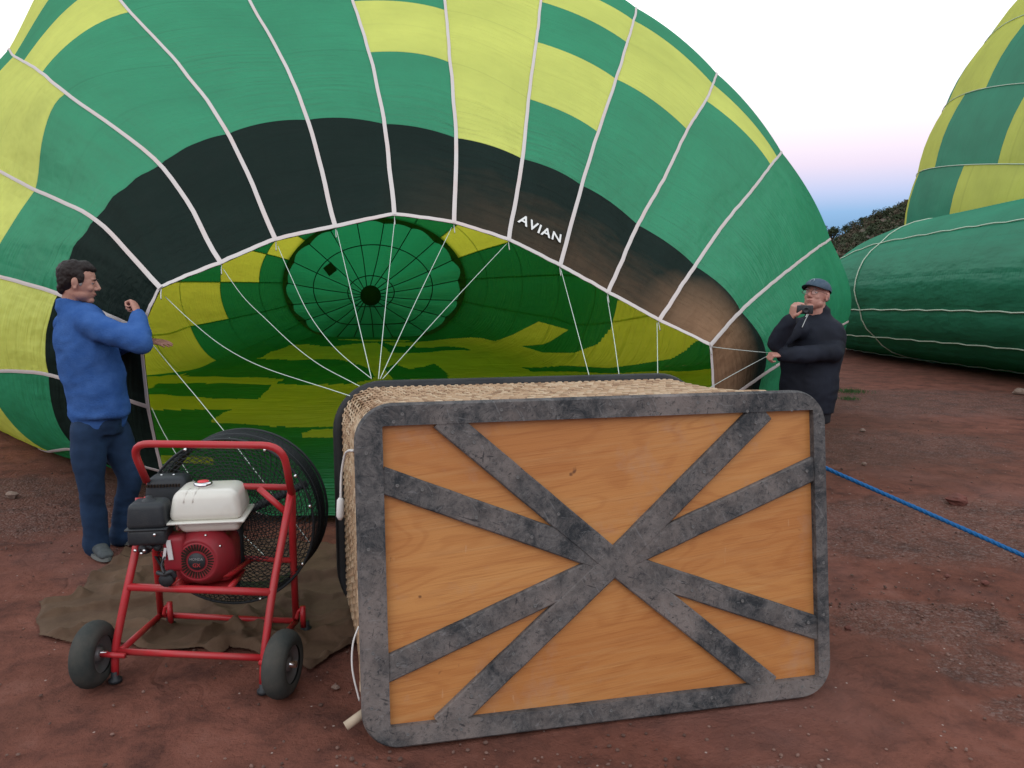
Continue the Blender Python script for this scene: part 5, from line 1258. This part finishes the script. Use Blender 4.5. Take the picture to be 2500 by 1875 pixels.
def crown_geo(r, h, n, leaf, seed):
    q = np.random.RandomState(seed); V = []; F = []
    lobes = [(q.uniform(-.5, .5)*r, q.uniform(-.5, .5)*r, h*q.uniform(.15, .70), r*q.uniform(.4, .65)) for _ in range(12)]
    for i in range(n):
        lx, ly, lz, lr = lobes[q.randint(9)]; d = q.normal(size=3); d /= np.linalg.norm(d); rr = lr*q.uniform(.55, 1.05); c = np.array([lx, ly, lz])+d*rr*np.array([1, 1, .8])
        if c[2] < .05*h: continue
        t1 = q.normal(size=3); t1 /= np.linalg.norm(t1); t2 = np.cross(t1, q.normal(size=3)); t2 /= np.linalg.norm(t2); s = leaf*q.uniform(.6, 1.4); b = len(V)
        V += [c-t1*s, c+t2*s*.6, c+t1*s, c-t2*s*.6]; F.append((b, b+1, b+2, b+3))
    return V, F
def shrubs():
    variants = []
    for s in range(4):
        V, F = crown_geo(1.0, 1.7, 1100, .085, 40+s); me = bpy.data.meshes.new('crown'); me.from_pydata([tuple(v) for v in V], [], F); me.materials.append(M['leaf'][s % 2]); variants.append(me)
    tm = bpy.data.meshes.new('trunk'); g = Geo()
    for k in range(4):
        a = k*1.7; g.add(tube([(0, 0, -.3), (math.cos(a)*.15, math.sin(a)*.15, .4), (math.cos(a)*.4, math.sin(a)*.4, 1.0)], [.09, .06, .02], 6))
    tm.from_pydata(g.V, [], g.F); tm.materials.append(M['bark'])
    # (pixel x, pixel y of its foot, distance, scale, label)
    L = [(2032, 578, 62, 1.55, 'rounded green juniper beside the envelope edge, leftmost of the bushes on the hill crest'),
         (2008, 560, 75, .8, 'small bush tip just showing beside the curved edge of the main envelope'),
         (2064, 560, 85, .9, 'small low bush in the dip right of the rounded juniper'),
         (2084, 553, 95, .95, 'small olive bush on the lower crest, third from the left'),
         (2112, 546, 100, 1.15, 'dark bush on the middle of the hill crest'),
         (2146, 534, 100, 1.5, 'large dark bush on the upper crest of the hill'),
         (2172, 527, 105, 1.3, 'dark bush on the hill crest left of the checkered envelope'),
         (2196, 520, 105, 1.5, 'tall dark bush on the hill crest touching the checkered envelope'),
         (2050, 592, 58, 1.0, 'grey green bush on the slope below the rounded juniper'),
         (2094, 580, 70, .9, 'dry brownish bush on the slope beneath the crest'),
         (2130, 566, 80, .8, 'low bush on the slope above the plain green envelope')]
    for i, (px, py, D, s, lab) in enumerate(L):
        for D in np.linspace(52, 128, 200):
            p = P(px, py, D)
            if p[2] < hill_h(p[0], p[1])-.3: break
        root = empty('bush', p, lab, 'bush', 'bushes on the hill'); root.rotation_euler = (0, 0, i*1.3); s *= .55*D/80
        for nm, me in (('crown', variants[i % 4]), ('trunk', tm)):
            o = bpy.data.objects.new(nm, me); COL.objects.link(o); o.parent = root; o.scale = (s*1.25, s*1.25, s); o.location = (0, 0, -.35*s)
    # continuous scrub: one mass
    q = np.random.RandomState(3); VV = []; FF = []; MI = []; base = [crown_geo(1.0, 1.3, 150, .16, 90+k) for k in range(5)]
    for i in range(900):
        a = q.uniform(18, 36); d = q.uniform(52, 105); x = d*math.sin(math.radians(a)); y = d*math.cos(math.radians(a)); s = q.uniform(.3, .75); z = hill_h(x, y)-.35
        V, F = base[q.randint(5)]; b = len(VV); VV += [(v[0]*s+x, v[1]*s+y, v[2]*s+z) for v in V]; FF += [tuple(t+b for t in f) for f in F]; MI += [int(q.choice(3, p=[.3, .3, .4]))]*len(F)
    o = mk('hillside_scrub', VV, FF, M['leaf'], None, False, None, MI); tagp(o, 'low dry scrub covering the hillside behind the envelopes', 'scrub', kind='stuff')
shrubs()
def tuft(px, py, w, n, lab, col):
    p = G(px, py); g = Geo(); q = np.random.RandomState(int(px))
    for i in range(n):
        b = p+np.array([q.normal()*w, q.normal()*w*.8, 0]); d = np.array([q.normal()*.5, q.normal()*.5, 1]); h = q.uniform(.02, .06); s = np.array([.004, 0, 0])
        V = [b-s, b+s, b+d*h]; g.add((V, [(0, 1, 2)]))
    o = g.obj('grass_tuft', col, None, False); tagp(o, lab, 'grass', kind='stuff')
gc = mat('grass', (.045, .10, .03), .9)
tuft(2078, 957, .11, 260, 'larger low tuft of green grass on bare dirt right of the man in the cap', gc)
tuft(2070, 975, .07, 120, 'smaller sparse tuft of grass just in front of the larger one', gc)
def rock(px, py, s, lab, col):
    p = G(px, py); V, F = ell((0, 0, 0), 1, None, 10, 7); q = np.array(V)
    q = np.array([v*(1+.35*noise.noise((v[0]*1.4+px, v[1]*1.4, v[2]*1.4))) for v in q])*np.array([s, s*.8, s*.6])+p+np.array([0, 0, s*.3]); o = mk('rock', q, F, col, None, False); tagp(o, lab, 'rock', 'rocks on the dirt')
rm = mat('sandstone', (.20, .13, .10), .9, col2=(.30, .22, .18), vscale=20, bump=.004, bscale=40); rm2 = mat('red_stone', (.17, .06, .045), .9, col2=(.12, .05, .04), vscale=12, bump=.004, bscale=40)
rock(2106, 1052, .030, 'small pale square rock on the dirt, right of the basket top corner', rm)
rock(2110, 1134, .022, 'flat pale stone on the gravel just above the blue rope', rm)
rock(2335, 1228, .075, 'flat reddish stone lump on the gravel beyond the blue rope', rm2)
rock(2312, 1408, .016, 'small red stone on the dirt below the blue rope', rm2)
rock(2404, 1425, .022, 'dark red stone on the dirt near the right edge', rm2)
rock(2070, 1535, .018, 'dark red pebble sized stone beside the lower right of the basket', rm2)
rock(2490, 962, .10, 'pale stone at the foot of the plain green envelope by the right edge', rm)
rock(30, 1212, .045, 'pale flat stone at the far left edge of the dirt', rm)
rock(820, 1680, .016, 'small brown stone beside the lower left corner of the basket', rm)
